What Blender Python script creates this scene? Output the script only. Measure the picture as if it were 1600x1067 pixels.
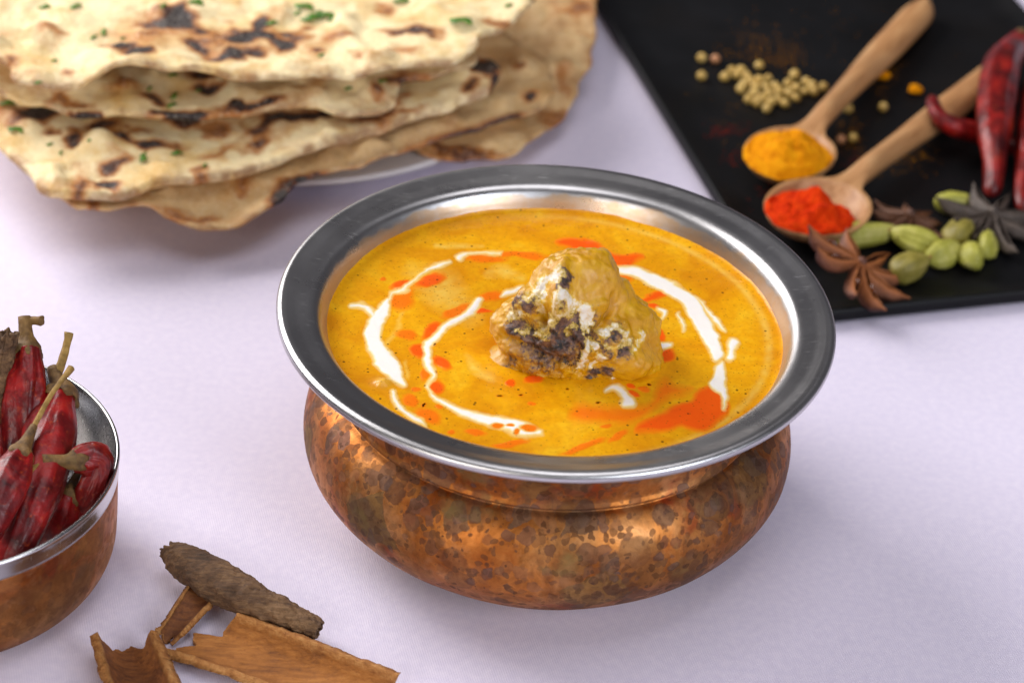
import bpy, bmesh, math, random
import numpy as np
from mathutils import Vector, Matrix
from mathutils.geometry import delaunay_2d_cdt

for o in list(bpy.data.objects): bpy.data.objects.remove(o)
SC = bpy.context.scene
COL = SC.collection
random.seed(7); RNG = np.random.default_rng(7)

# ------------------------------------------------------------------ camera
LENS = 90.0
CAM = np.array([-0.01230908, -0.61860967, 0.4814808]); PITCH = 0.60008801; ROLL = 0.06415411
FPX = LENS/36*1600
_f = np.array([0, math.cos(PITCH), -math.sin(PITCH)]); _r0 = np.array([1., 0, 0]); _u0 = np.array([0, math.sin(PITCH), math.cos(PITCH)])
_r = math.cos(ROLL)*_r0 + math.sin(ROLL)*_u0; _u = -math.sin(ROLL)*_r0 + math.cos(ROLL)*_u0
cam = bpy.data.cameras.new('camera'); camo = bpy.data.objects.new('camera', cam); COL.objects.link(camo)
camo.matrix_world = Matrix(((_r[0], _u[0], -_f[0], CAM[0]), (_r[1], _u[1], -_f[1], CAM[1]), (_r[2], _u[2], -_f[2], CAM[2]), (0, 0, 0, 1)))
cam.lens = LENS; cam.sensor_width = 36; cam.clip_start = .01; cam.clip_end = 50
cam.dof.use_dof = True; cam.dof.focus_distance = 0.735; cam.dof.aperture_fstop = 11.5
SC.camera = camo

# ------------------------------------------------------------------ light
W = bpy.data.worlds.new('World'); SC.world = W; W.use_nodes = True
W.node_tree.nodes['Background'].inputs[0].default_value = (.75, .72, .8, 1)
W.node_tree.nodes['Background'].inputs[1].default_value = 0.09
def area(name, loc, aim, sx, sy, power, col):
    l = bpy.data.lights.new(name, 'AREA'); l.shape = 'RECTANGLE'; l.size = sx; l.size_y = sy; l.energy = power; l.color = col
    o = bpy.data.objects.new(name, l); COL.objects.link(o); o.location = loc
    o.rotation_euler = (Vector(aim)-Vector(loc)).to_track_quat('-Z', 'Y').to_euler(); return o
area('window_key', (-.80, .62, .68), (0, .04, .02), .80, .70, 18.0, (1, .975, .97))
area('softbox_front', (-.50, -.80, .40), (0, .0, .03), .42, .52, 3.2, (1, .95, .90))
area('window_fill', (.66, -.72, .50), (0.05, .03, .03), .50, .52, 6.0, (.86, .91, 1))
area('overhead_fill', (.15, -.10, 1.5), (.05, .0, 0), 1.1, .8, 6.5, (.97, .96, 1))  # overhead lamp added to lift the bowl's shadow and whiten its inner wall
vs = SC.view_settings; vs.view_transform = 'Standard'; vs.look = 'None'; vs.exposure = 0.08; vs.gamma = 1; vs.use_curve_mapping = False

# ------------------------------------------------------------------ pixel helpers (a pixel is a direction; the plane gives the distance)
def ray(px, py): return _f + _r*(px-800)/FPX - _u*(py-533.5)/FPX
def U(px, py, z=0.):
    d = ray(px, py); return CAM + d*((z-CAM[2])/d[2])
def UY(px, py, y):
    d = ray(px, py); return CAM + d*((y-CAM[1])/d[1])
def proj(P):
    d = np.asarray(P)-CAM; w = d@_f
    return np.stack([800+FPX*(d@_r)/w, 533.5-FPX*(d@_u)/w], -1)

# ------------------------------------------------------------------ numpy noise
def _hash(i, j, k, s):
    h = (i*374761393 + j*668265263 + k*2147483647 + s*974634777) & 0xffffffff
    h = ((h ^ (h >> 13))*1274126177) & 0xffffffff
    h = ((h ^ (h >> 16))*2246822519) & 0xffffffff
    return ((h ^ (h >> 15)) & 0xffffff)/float(0xffffff)*2-1
def noise(P, s=0):
    P = np.asarray(P, float); I = np.floor(P).astype(np.int64); F = P-I; F = F*F*F*(F*(F*6-15)+10)
    out = 0
    for a in (0, 1):
        for b in (0, 1):
            for c in (0, 1):
                w = (F[..., 0] if a else 1-F[..., 0])*(F[..., 1] if b else 1-F[..., 1])*(F[..., 2] if c else 1-F[..., 2])
                out = out + w*_hash(I[..., 0]+a, I[..., 1]+b, I[..., 2]+c, s)
    return out
def fbm(P, sc, o=4, s=0, g=.5):
    P = np.asarray(P, float)*sc; a = 1; r = 0; n = 0
    for k in range(o):
        r = r + a*noise(P+k*17.3, s+k); n += a; a *= g; P = P*2.03
    return r/n
def sstep(a, b, x):
    t = np.clip((x-a)/(b-a), 0, 1); return t*t*(3-2*t)

# ------------------------------------------------------------------ mesh helpers
def empty(name, loc=(0, 0, 0)):
    o = bpy.data.objects.new(name, None); o.empty_display_size = .01; COL.objects.link(o); o.location = tuple(loc); return o
def tag(o, label=None, cat=None, group=None, kind=None):
    for k, v in (('label', label), ('category', cat), ('group', group), ('kind', kind)):
        if v: o[k] = v
    return o
def mesh(name, V, F, mat=None, smooth=True, attrs=None, normals=None):
    me = bpy.data.meshes.new(name); V = np.asarray(V, float)
    if isinstance(F, np.ndarray):
        n = F.shape[1]; me.vertices.add(len(V)); me.vertices.foreach_set('co', V.ravel())
        me.loops.add(F.size); me.loops.foreach_set('vertex_index', F.astype(np.int32).ravel())
        me.polygons.add(len(F)); me.polygons.foreach_set('loop_start', np.arange(0, F.size, n, dtype=np.int32))
        me.update(calc_edges=True)
    else:
        me.from_pydata([tuple(v) for v in V], [], [tuple(int(i) for i in f) for f in F])
    me.validate()
    if smooth: me.polygons.foreach_set('use_smooth', [True]*len(me.polygons))
    for k, a in (attrs or {}).items():
        at = me.attributes.new(k, 'FLOAT', 'POINT'); at.data.foreach_set('value', np.asarray(a, np.float32))
    if normals is not None: me.normals_split_custom_set_from_vertices([tuple(n) for n in normals])
    if mat: me.materials.append(mat)
    me.update(); return me
def ob(name, me, parent=None, loc=None):
    o = bpy.data.objects.new(name, me); COL.objects.link(o)
    if parent is not None: o.parent = parent
    if loc is not None: o.location = tuple(loc)
    return o
def obj(name, V, F, mat, parent=None, origin=None, **k):
    """mesh object; vertices are world positions, moved into the parent's frame (parents are never rotated when used so)"""
    V = np.asarray(V, float)
    po = np.array(parent_loc(parent)) if parent is not None else np.zeros(3)
    org = np.asarray(origin, float) if origin is not None else (po if parent is not None else np.array([V[:, 0].mean(), V[:, 1].mean(), V[:, 2].min()]))
    o = ob(name, mesh(name, V-org, F, mat, **k), parent, org-po); return o
def parent_loc(p):
    v = Vector(p.location)
    while p.parent: p = p.parent; v = v+Vector(p.location)
    return v
def grid_faces(n, m, wrap=False, flip=False):
    i = np.arange(n-1)[:, None]; j = np.arange(m if wrap else m-1)[None, :]
    a = i*m+j; b = i*m+(j+1) % m; c = (i+1)*m+(j+1) % m; d = (i+1)*m+j
    F = np.stack([a, b, c, d], -1).reshape(-1, 4)
    return F[:, ::-1] if flip else F
def catmull(P, n, closed=False):
    P = np.asarray(P, float); N = len(P)
    if closed: Q = np.vstack([P[-1], P, P[0], P[1]]); S = N
    else: Q = np.vstack([2*P[0]-P[1], P, 2*P[-1]-P[-2]]); S = N-1
    T = np.linspace(0, S, n, endpoint=not closed); k = np.minimum(T.astype(int), S-1); t = (T-k)[:, None]
    a, b, c, d = Q[k], Q[k+1], Q[k+2], Q[k+3]
    return .5*((2*b)+(-a+c)*t+(2*a-5*b+4*c-d)*t*t+(-a+3*b-3*c+d)*t**3)
def frames(P):
    P = np.asarray(P); T = np.gradient(P, axis=0); T /= np.linalg.norm(T, axis=1)[:, None]+1e-12
    n = np.array([0, 0, 1.]) if abs(T[0][2]) < .9 else np.array([1., 0, 0])
    N = []; 
    for t in T:
        n = n-t*(n@t); n /= np.linalg.norm(n); N.append(n)
    N = np.array(N); return T, N, np.cross(T, N)
def tube(P, R, seg=16, disp=None):
    """closed tube along P; R per point; disp(i_t, theta) multiplies the radius"""
    P = np.asarray(P); n = len(P); T, N, B = frames(P); th = np.linspace(0, 2*np.pi, seg, endpoint=False)
    R = np.broadcast_to(np.asarray(R, float), (n,))[:, None]*np.ones((1, seg))
    if disp is not None: R = R*disp(np.linspace(0, 1, n)[:, None]*np.ones((1, seg)), th[None, :]*np.ones((n, 1)))
    V = P[:, None]+R[..., None]*(np.cos(th)[None, :, None]*N[:, None]+np.sin(th)[None, :, None]*B[:, None])
    F = [tuple(f) for f in grid_faces(n, seg, True)]
    V = np.vstack([V.reshape(-1, 3), P[0], P[-1]])
    a, b = n*seg, n*seg+1
    for j in range(seg):
        F.append((a, (j+1) % seg, j)); F.append((b, (n-1)*seg+j, (n-1)*seg+(j+1) % seg))
    return V, F
def lathe(prof, seg=128, center=(0, 0, 0), fn=None):
    """closed profile from axis to axis"""
    prof = np.asarray(prof, float); th = np.linspace(0, 2*np.pi, seg, endpoint=False)
    ins = prof[1:-1]; n = len(ins)
    r = ins[:, 0][:, None]*np.ones((1, seg)); z = ins[:, 1][:, None]*np.ones((1, seg))
    if fn is not None: r, z = fn(r, z, th[None]*np.ones((n, 1)))
    V = np.stack([r*np.cos(th), r*np.sin(th), z], -1).reshape(-1, 3)
    V = np.vstack([V, [0, 0, prof[0, 1]], [0, 0, prof[-1, 1]]])+np.asarray(center)
    F = [tuple(f) for f in grid_faces(n, seg, True)]
    a, b = n*seg, n*seg+1
    for j in range(seg):
        F.append((a, (j+1) % seg, j)); F.append((b, (n-1)*seg+j, (n-1)*seg+(j+1) % seg))
    return V, F
def lathe_ring(prof, seg=160, center=(0, 0, 0)):
    """profile is a closed loop (a shell of revolution)"""
    prof = np.asarray(prof, float); th = np.linspace(0, 2*np.pi, seg, endpoint=False); n = len(prof)
    V = np.stack([prof[:, 0][:, None]*np.cos(th), prof[:, 0][:, None]*np.sin(th), prof[:, 1][:, None]*np.ones(seg)], -1).reshape(-1, 3)+np.asarray(center)
    F = grid_faces(n, seg, True); j = np.arange(seg)
    L = np.stack([(n-1)*seg+j, (n-1)*seg+(j+1) % seg, (j+1) % seg, j], -1)
    return V, np.vstack([F, L])
def smoothprof(P, n): 
    return catmull(np.asarray(P, float), n)

# ------------------------------------------------------------------ material helpers
def C(h):
    h = h.lstrip('#'); c = [int(h[i:i+2], 16)/255 for i in (0, 2, 4)]
    return tuple((x/12.92 if x <= .04045 else ((x+.055)/1.055)**2.4) for x in c)+(1,)
class M:
    def __init__(s, name):
        s.m = bpy.data.materials.new(name); s.m.use_nodes = True; s.t = s.m.node_tree; s.b = s.t.nodes['Principled BSDF']; s.out = s.t.nodes['Material Output']
        s.co = s.t.nodes.new('ShaderNodeTexCoord').outputs['Object']
    def put(s, inp, v):
        if isinstance(v, bpy.types.NodeSocket): s.t.links.new(v, inp)
        elif v is not None:
            inp.default_value = v
    def set(s, **k):
        for a, v in k.items(): s.put(s.b.inputs[a.replace('_', ' ')], v)
        return s
    def n(s, ty, out=0, props=None, **k):
        nd = s.t.nodes.new(ty)
        for a, v in (props or {}).items(): setattr(nd, a, v)
        for a, v in k.items():
            a = a.replace('_', ' '); s.put(nd.inputs[int(a[1:])] if a[0] == 'i' and a[1:].isdigit() else nd.inputs[a], v)
        return nd.outputs[out]
    def noise(s, sc, det=4, rough=.5, vec=None, dist=0, out=0): return s.n('ShaderNodeTexNoise', out, Vector=vec or s.co, Scale=sc, Detail=det, Roughness=rough, Distortion=dist)
    def vor(s, sc, vec=None, feat='F1', out=0, rnd=1): return s.n('ShaderNodeTexVoronoi', out, props=dict(feature=feat), Vector=vec or s.co, Scale=sc, Randomness=rnd)
    def ramp(s, fac, st, interp='LINEAR'):
        nd = s.t.nodes.new('ShaderNodeValToRGB'); s.put(nd.inputs[0], fac); e = nd.color_ramp.elements; nd.color_ramp.interpolation = interp
        for i, (p, c) in enumerate(st):
            el = e[i] if i < 2 else e.new(p); el.position = p; el.color = C(c) if isinstance(c, str) else ((c, c, c, 1) if not hasattr(c, '__len__') else c)
        return nd.outputs[0]
    def mix(s, fac, a, b, bl='MIX'):
        nd = s.t.nodes.new('ShaderNodeMix'); nd.data_type = 'RGBA'; nd.blend_type = bl; s.put(nd.inputs[0], fac)
        for i, v in ((6, a), (7, b)): s.put(nd.inputs[i], C(v) if isinstance(v, str) else v)
        return nd.outputs[2]
    def math(s, op, a, b=0., c=None, clamp=False):
        nd = s.t.nodes.new('ShaderNodeMath'); nd.operation = op; nd.use_clamp = clamp; s.put(nd.inputs[0], a); s.put(nd.inputs[1], b)
        if c is not None: s.put(nd.inputs[2], c)
        return nd.outputs[0]
    def attr(s, name): 
        nd = s.t.nodes.new('ShaderNodeAttribute'); nd.attribute_name = name; return nd.outputs['Fac']
    def bump(s, h, st=.5, d=.001, nrm=None):
        nd = s.t.nodes.new('ShaderNodeBump'); nd.inputs['Strength'].default_value = st; nd.inputs['Distance'].default_value = d
        s.put(nd.inputs['Height'], h)
        if nrm is not None: s.put(nd.inputs['Normal'], nrm)
        return nd.outputs[0]
    def mapv(s, scale=(1, 1, 1), rot=(0, 0, 0), vec=None): return s.n('ShaderNodeMapping', 0, Vector=vec or s.co, Scale=scale, Rotation=rot)
    def xyz(s, vec=None):
        nd = s.t.nodes.new('ShaderNodeSeparateXYZ'); s.put(nd.inputs[0], vec or s.co); return nd.outputs
    def comb(s, x=0., y=0., z=0.):
        nd = s.t.nodes.new('ShaderNodeCombineXYZ')
        for i, v in enumerate((x, y, z)): s.put(nd.inputs[i], v)
        return nd.outputs[0]

def m_cloth():
    m = M('woven_cloth')
    v = m.mapv((1, 1, 1), (0, 0, .35))
    x = m.xyz(v)
    tw = m.math('SINE', m.math('MULTIPLY', m.math('ADD', x[0], m.math('MULTIPLY', x[1], .72)), 2*math.pi/.00082))
    w2 = m.math('SINE', m.math('MULTIPLY', m.math('SUBTRACT', x[1], m.math('MULTIPLY', x[0], .2)), 2*math.pi/.00055))
    h = m.math('ADD', m.math('MULTIPLY', tw, .6), m.math('MULTIPLY', w2, .35))
    h = m.math('ADD', h, m.math('MULTIPLY', m.noise(2500, 2), .8))
    big = m.noise(9, 3)
    col = m.mix(m.ramp(m.noise(400, 4), [(.35, 0.), (.7, 1.)]), '#dbd2e6', '#e3daeb')
    col = m.mix(m.math('MULTIPLY', m.ramp(tw_n(m, tw), [(.0, 1.), (.35, 0.)]), .16), col, '#a9a0b4')
    sp = m.ramp(m.vor(90), [(.0, 1.), (.018, 1.), (.022, 0.)])
    col = m.mix(m.math('MULTIPLY', sp, m.ramp(m.noise(30, 1), [(.6, 0.), (.64, .7)])), col, '#77707a')
    m.set(Base_Color=col, Roughness=.85, Normal=m.bump(m.math('ADD', h, m.math('MULTIPLY', big, 6.)), .24, .00022))
    m.b.inputs['Sheen Weight'].default_value = .15
    return m.m
def tw_n(m, s): return m.math('MULTIPLY_ADD', s, .5, .5)

def m_steel(name='brushed_steel', rough=.2, residue=False, col='#c2c0c0', aniso=.0, brush=1.):
    m = M(name); x = m.xyz()
    rad = m.math('POWER', m.math('ADD', m.math('MULTIPLY', x[0], x[0]), m.math('MULTIPLY', x[1], x[1])), .5)
    ang = m.math('ARCTAN2', x[1], x[0])
    v = m.comb(m.math('MULTIPLY', ang, 6.), m.math('MULTIPLY', rad, 6500.), m.math('MULTIPLY', x[2], 6500.))
    br = m.noise(1, 3, .6, vec=v)
    scr = m.ramp(m.n('ShaderNodeTexNoise', 0, Vector=m.mapv((260, 2600, 260), (0, 0, .6)), Scale=1, Detail=2), [(.66, 0.), (.72, 1.)])
    sm = m.noise(55, 6, .65)
    base = m.mix(m.ramp(sm, [(.4, 0.), (.75, .5)]), col, '#a5a3a4')
    r = m.math('ADD', m.math('MULTIPLY', sm, .2), rough-.10)
    r = m.math('ADD', r, m.math('MULTIPLY', scr, .12))
    m.set(Metallic=1.0, Roughness=r, Anisotropic=aniso, Tangent=m.n('ShaderNodeTangent', 0, props=dict(direction_type='RADIAL', axis='Z')), Normal=m.bump(m.math('ADD', m.math('MULTIPLY', br, brush), m.math('MULTIPLY', scr, .6)), .10, .00012))
    if residue:
        f = m.ramp(m.math('ADD', m.math('MULTIPLY_ADD', rad, 800., -53.2), m.math('MULTIPLY', m.noise(140, 4), -2.2)), [(.0, .5), (.2, .2), (.45, .0)])
        f = m.math('MULTIPLY', f, m.ramp(m.noise(260, 3), [(.3, .55), (.6, 1.)]))
        base = m.mix(f, base, '#c08a16')
        m.set(Metallic=m.math('SUBTRACT', 1., m.math('MULTIPLY', f, .55)))
    m.set(Base_Color=base); return m.m

def m_copper(sc=1.0, spots=1.0, name='patinated_copper'):
    m = M(name)
    warp = m.n('ShaderNodeVectorMath', 0, props=dict(operation='MULTIPLY_ADD'), i0=m.noise(70, 3, out=1), i1=(.012, .012, .012), i2=m.co)
    wl = m.n('ShaderNodeVectorMath', 0, props=dict(operation='MULTIPLY_ADD'), i0=m.noise(240, 3, out=1), i1=(.003, .003, .003), i2=m.co)
    a = m.noise(38*sc, 5, .6, vec=warp); b = m.noise(90*sc, 5, .6, vec=warp)
    base = m.ramp(a, [(.28, '#7c461f'), (.42, '#a8642e'), (.55, '#c07c40'), (.68, '#cc925c'), (.8, '#94502a')])
    base = m.mix(m.ramp(b, [(.5, 0.), (.72, .75)]), base, '#9c4a1c')
    base = m.mix(m.ramp(m.noise(55*sc, 4, .55, vec=wl), [(.60, 0.), (.68, .75)]), base, '#a8482a')
    # tarnish spots in three sizes, each with its own tint
    tot = None
    for k, (s_, r0, thr, cols) in enumerate(((62, .46, .30, ('#5f3f2c', '#8a7c4e')), (120, .48, .12, ('#5c3c30', '#7b6a58')), (230, .48, .10, ('#5a3a30', '#6d5e5a')), (460, .44, .20, ('#4d3020', '#66503e')))):
        vv = m.n('ShaderNodeVectorMath', 0, props=dict(operation='ADD'), i0=wl, i1=(.13*k, .07*k, .03*k))
        d = m.vor(s_*sc, vec=vv); cc = m.vor(s_*sc, vec=vv, out=1)
        rc = m.n('ShaderNodeSeparateColor', 0, i0=cc); gc = m.n('ShaderNodeSeparateColor', 1, i0=cc); bc = m.n('ShaderNodeSeparateColor', 2, i0=cc)
        rr = m.math('MULTIPLY', m.ramp(rc, [(thr, 0.), (1., 1.)]), r0*1.7)
        rr = m.math('MULTIPLY', rr, m.ramp(m.noise(30, 3), [(.32, .6), (.6, 1.15)]))
        dd = m.math('ADD', m.math('SUBTRACT', rr, d), m.math('MULTIPLY_ADD', m.noise(600, 4, .7), .22, -.11))
        f = m.ramp(dd, [(.0, 0.), (.10, 1.)])
        ring = m.ramp(dd, [(.0, 0.), (.05, 1.), (.13, 0.)])
        tint = m.mix(gc, cols[0], cols[1])
        al = m.math('MULTIPLY_ADD', bc, .55, .16)
        base = m.mix(m.math('MULTIPLY', m.math('MULTIPLY', f, al), spots), base, tint)
        base = m.mix(m.math('MULTIPLY', m.math('MULTIPLY', ring, bc), .5*spots), base, '#43282c')
        tot = f if tot is None else m.math('MAXIMUM', tot, f)
    big = m.ramp(m.noise(24*sc, 5, .55, vec=warp), [(.5, 0.), (.66, .8)])
    base = m.mix(m.math('MULTIPLY', big, .7), base, '#5c3a1e')
    base = m.mix(m.ramp(m.noise(330, 5, .7, vec=warp), [(.42, 0.), (.7, .5)]), base, '#5e3418')
    base = m.mix(m.ramp(m.noise(130, 5, .65), [(.58, 0.), (.7, .35)]), base, '#bd8a60')
    gr = m.ramp(m.noise(44*sc, 5, .6, vec=m.mapv((1, 1, 1), (1, .4, 0))), [(.6, 0.), (.7, .6)])
    base = m.mix(gr, base, '#8c7a4a')
    x = m.xyz(); fine = m.noise(1, 3, .6, vec=m.mapv((300, 300, 4200)))
    rough = m.math('ADD', m.math('MULTIPLY', tot, .14), m.math('MULTIPLY_ADD', b, .25, .36))
    ham = m.n('ShaderNodeTexVoronoi', 0, props=dict(feature='SMOOTH_F1'), Vector=m.co, Scale=70., Smoothness=1.)
    nb = m.bump(m.math('ADD', ham, m.math('MULTIPLY', m.noise(55, 3), .9)), .6, .0011); nb = m.bump(m.math('ADD', fine, m.math('MULTIPLY', tot, -.8)), .2, .00010, nb)
    m.set(Base_Color=base, Metallic=m.math('SUBTRACT', 1., m.math('MULTIPLY', tot, .12)), Roughness=rough, Normal=nb)
    return m.m

def m_curry():
    m = M('curry_sauce'); cr = m.attr('cream'); oi = m.attr('oil'); pa = m.attr('pale')
    a = m.noise(60, 5, .6, dist=.6)
    base = m.ramp(a, [(.3, '#ce8004'), (.44, '#dd9506'), (.58, '#e6a40a'), (.72, '#ebb41c')])
    base = m.mix(m.ramp(m.noise(700, 3), [(.4, 0.), (.7, .35)]), base, '#c47e0a')
    base = m.mix(m.math('MULTIPLY', pa, m.ramp(m.noise(300, 4), [(.3, .35), (.6, 1.)])), base, '#ecc85c')
    d = m.vor(420); k = m.n('ShaderNodeSeparateColor', 0, i0=m.vor(420, out=1))
    sp = m.math('MULTIPLY', m.ramp(d, [(.13, 1.), (.2, 0.)]), m.ramp(k, [(.84, 0.), (.86, .8)]))
    d2 = m.vor(1000); k2 = m.n('ShaderNodeSeparateColor', 1, i0=m.vor(1000, out=1))
    sp2 = m.math('MULTIPLY', m.ramp(d2, [(.2, 1.), (.3, 0.)]), m.ramp(k2, [(.7, 0.), (.76, .45)]))
    oc = m.mix(m.ramp(oi, [(.45, 0.), (1., 1.)]), '#ec7a0a', '#ee4e0a')
    base = m.mix(m.ramp(oi, [(.05, 0.), (.5, .9)]), base, oc)
    base = m.mix(m.ramp(cr, [(.05, 0.), (.66, 1.)]), base, m.mix(m.ramp(cr, [(.5, 0.), (.85, 1.)]), '#efd892', '#efe9e2'))
    free = m.math('SUBTRACT', 1., m.ramp(cr, [(.3, 0.), (.6, 1.)]))
    base = m.mix(m.math('MULTIPLY', sp, free), base, '#3a2408'); base = m.mix(m.math('MULTIPLY', sp2, free), base, '#7c4a06')
    bh = m.math('ADD', m.noise(220, 4), m.math('MULTIPLY', m.noise(900, 2), .25))
    m.set(Base_Color=base, Roughness=.26, Subsurface_Weight=.06, Subsurface_Radius=(.9, .45, .12), Subsurface_Scale=.0025, Normal=m.bump(bh, .22, .0004))
    m.b.inputs['Specular IOR Level'].default_value = .28
    return m.m

def m_meat():
    m = M('charred_meat_in_sauce'); ch = m.attr('char'); cr = m.attr('cream')
    a = m.noise(160, 5, .6)
    base = m.ramp(a, [(.3, '#be8204'), (.5, '#ce9608'), (.7, '#dcaa18')])
    base = m.mix(m.ramp(m.noise(300, 5, .7), [(.54, 0.), (.74, .5)]), base, '#a0661a')
    cc = m.ramp(m.noise(360, 6, .75), [(.36, '#15100f'), (.43, '#30211d'), (.50, '#5a3e36'), (.59, '#7d5c4c'), (.70, '#a88048')])
    hf = m.noise(620, 6, .85)
    chn = m.math('ADD', ch, m.math('MULTIPLY_ADD', hf, 2.2, -1.1))
    base = m.mix(m.math('MULTIPLY', m.ramp(m.math('ADD', ch, m.math('MULTIPLY_ADD', m.noise(200, 5, .7), 1.2, -.6)), [(.25, 0.), (.6, .7)]), 1.), base, '#8a5c34')
    base = m.mix(m.ramp(chn, [(.42, 0.), (.62, 1.)]), base, cc)
    crn = m.math('ADD', cr, m.math('MULTIPLY_ADD', m.noise(300, 6, .75), 1.7, -.85))
    base = m.mix(m.ramp(crn, [(.42, 0.), (.55, .7), (.8, 1.)]), base, m.mix(m.ramp(crn, [(.55, 0.), (.9, 1.)]), '#e2bd40', '#efe8dc'))
    bh = m.math('MULTIPLY', m.math('ADD', m.noise(300, 5, .7), m.math('MULTIPLY', hf, 1.2)), m.math('MULTIPLY_ADD', ch, 1.6, .55))
    r = m.ramp(chn, [(.3, .24), (.7, .55)])
    m.set(Base_Color=base, Roughness=r, Normal=m.bump(bh, .45, .0008), Coat_Weight=.2, Coat_Roughness=.12)
    return m.m

def m_bread(name, base1, base2, blister, sc=1.):
    m = M(name); ch = m.attr('char'); ed = m.attr('edge')
    a = m.noise(36*sc, 5, .55); b = m.noise(110*sc, 5, .6)
    base = m.ramp(a, [(.32, base2), (.5, base1), (.72, m_l(base1))])
    base = m.mix(m.ramp(b, [(.5, 0.), (.7, .75)]), base, base2)
    base = m.mix(m.ramp(m.noise(58, 4, .6), [(.55, 0.), (.66, .5), (.76, .85)]), base, blister)
    base = m.mix(m.math('MULTIPLY', ed, m.ramp(m.noise(130, 4), [(.42, 0.), (.6, .75)])), base, '#8a5423')
    n = m.math('MULTIPLY_ADD', m.noise(190, 5, .65), .7, -.35)
    c2 = m.math('ADD', ch, m.math('MULTIPLY', n, m.ramp(ch, [(.0, 0.), (.25, 1.)])))
    base = m.mix(m.ramp(c2, [(.02, 0.), (.36, .92)]), base, '#b06c28')
    base = m.mix(m.ramp(c2, [(.36, 0.), (.62, .95)]), base, '#5b2c12')
    base = m.mix(m.ramp(c2, [(.62, 0.), (.85, .95)]), base, '#1c1416')
    fl = m.ramp(m.noise(900, 3), [(.5, 0.), (.75, .22)])
    base = m.mix(fl, base, '#fbf1dc')
    bh = m.math('ADD', m.noise(120, 5, .55), m.math('MULTIPLY', m.noise(700, 3), .18))
    m.set(Base_Color=base, Roughness=.62, Subsurface_Weight=.12, Subsurface_Radius=(.9, .6, .3), Subsurface_Scale=.002, Normal=m.bump(bh, .75, .0022))
    return m.m
def m_l(h):
    h = h.lstrip('#'); return '#'+''.join('%02x' % min(255, int(int(h[i:i+2], 16)*1.06)) for i in (0, 2, 4))

def m_chilli(name='dried_chilli_skin', c=('#34060a', '#6c0b0e', '#9c1413', '#b03212')):
    m = M(name); a = m.noise(110, 5, .6, dist=.5); b = m.noise(45, 3)
    base = m.ramp(a, [(.28, c[0]), (.46, c[1]), (.6, c[2]), (.78, c[3])])
    base = m.mix(m.ramp(b, [(.48, 0.), (.66, .8)]), base, '#2e050a')
    base = m.mix(m.ramp(m.noise(600, 3), [(.6, 0.), (.72, .3)]), base, '#d0571e')
    bh = m.math('ADD', m.noise(150, 4, .55), m.math('MULTIPLY', m.noise(500, 3), .10))
    m.set(Base_Color=base, Roughness=m.math('MULTIPLY_ADD', a, .25, .26), Normal=m.bump(bh, .55, .0013))
    m.b.inputs['Specular IOR Level'].default_value = .4
    return m.m
def m_stem(name='dried_stem', c=('#664a20', '#967434', '#b39050')):
    m = M(name); a = m.noise(260, 5, .65)
    base = m.ramp(a, [(.3, c[0]), (.5, c[1]), (.7, c[2])])
    base = m.mix(m.ramp(m.noise(120, 3), [(.55, 0.), (.7, .6)]), base, '#665428')
    m.set(Base_Color=base, Roughness=.7, Normal=m.bump(m.noise(700, 4, .6), .6, .0007)); return m.m
def m_bark(name, c, sc=1., rot=0.5, bump=.0012):
    m = M(name)
    v = m.mapv((90*sc, 620*sc, 620*sc), (0, 0, rot)); g = m.noise(1, 5, .66, vec=v, dist=.15); ed = m.attr('edge')
    a = m.noise(70*sc, 5, .6)
    base = m.ramp(m.math('ADD', m.math('MULTIPLY', g, .55), m.math('MULTIPLY', a, .45)), [(.34, c[0]), (.46, c[1]), (.56, c[2]), (.7, c[3])])
    base = m.mix(m.ramp(m.noise(900, 3), [(.55, 0.), (.75, .4)]), base, c[0])
    base = m.mix(m.math('MULTIPLY', ed, .8), base, m.ramp(m.noise(420, 5, .7), [(.3, '#8a5220'), (.5, '#b67a3c'), (.7, '#cf9a5c')]))
    h = m.math('ADD', m.math('ADD', g, m.math('MULTIPLY', m.noise(420, 5, .7), .8)), m.math('MULTIPLY', m.math('MULTIPLY', m.noise(520, 4, .8), ed), 2.))
    m.set(Base_Color=base, Roughness=.75, Normal=m.bump(h, .8, bump)); return m.m
def m_wood():
    m = M('spoon_wood'); v = m.mapv((40, 400, 400)); g = m.noise(1, 4, .6, vec=v, dist=.4)
    base = m.ramp(g, [(.3, '#98683e'), (.5, '#b88656'), (.7, '#c89c6c')])
    base = m.mix(m.ramp(m.noise(40, 3), [(.45, 0.), (.75, .6)]), base, '#a27850')
    m.set(Base_Color=base, Roughness=.5, Normal=m.bump(g, .25, .0004)); return m.m
def m_powder(name, c):
    m = M(name); a = m.noise(260, 5, .65)
    base = m.ramp(a, [(.3, c[0]), (.5, c[1]), (.7, c[2])])
    m.set(Base_Color=base, Roughness=.95, Normal=m.bump(m.noise(900, 4, .7), .6, .0007)); m.b.inputs['Specular IOR Level'].default_value = .1; return m.m
def m_simple(name, stops, sc=200, rough=.5, bump=.3, bd=.0005, bs=600, spec=.5):
    m = M(name); base = m.ramp(m.noise(sc, 4, .6), stops)
    m.set(Base_Color=base, Roughness=rough, Normal=m.bump(m.noise(bs, 4, .6), bump, bd)); m.b.inputs['Specular IOR Level'].default_value = spec; return m.m

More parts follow.
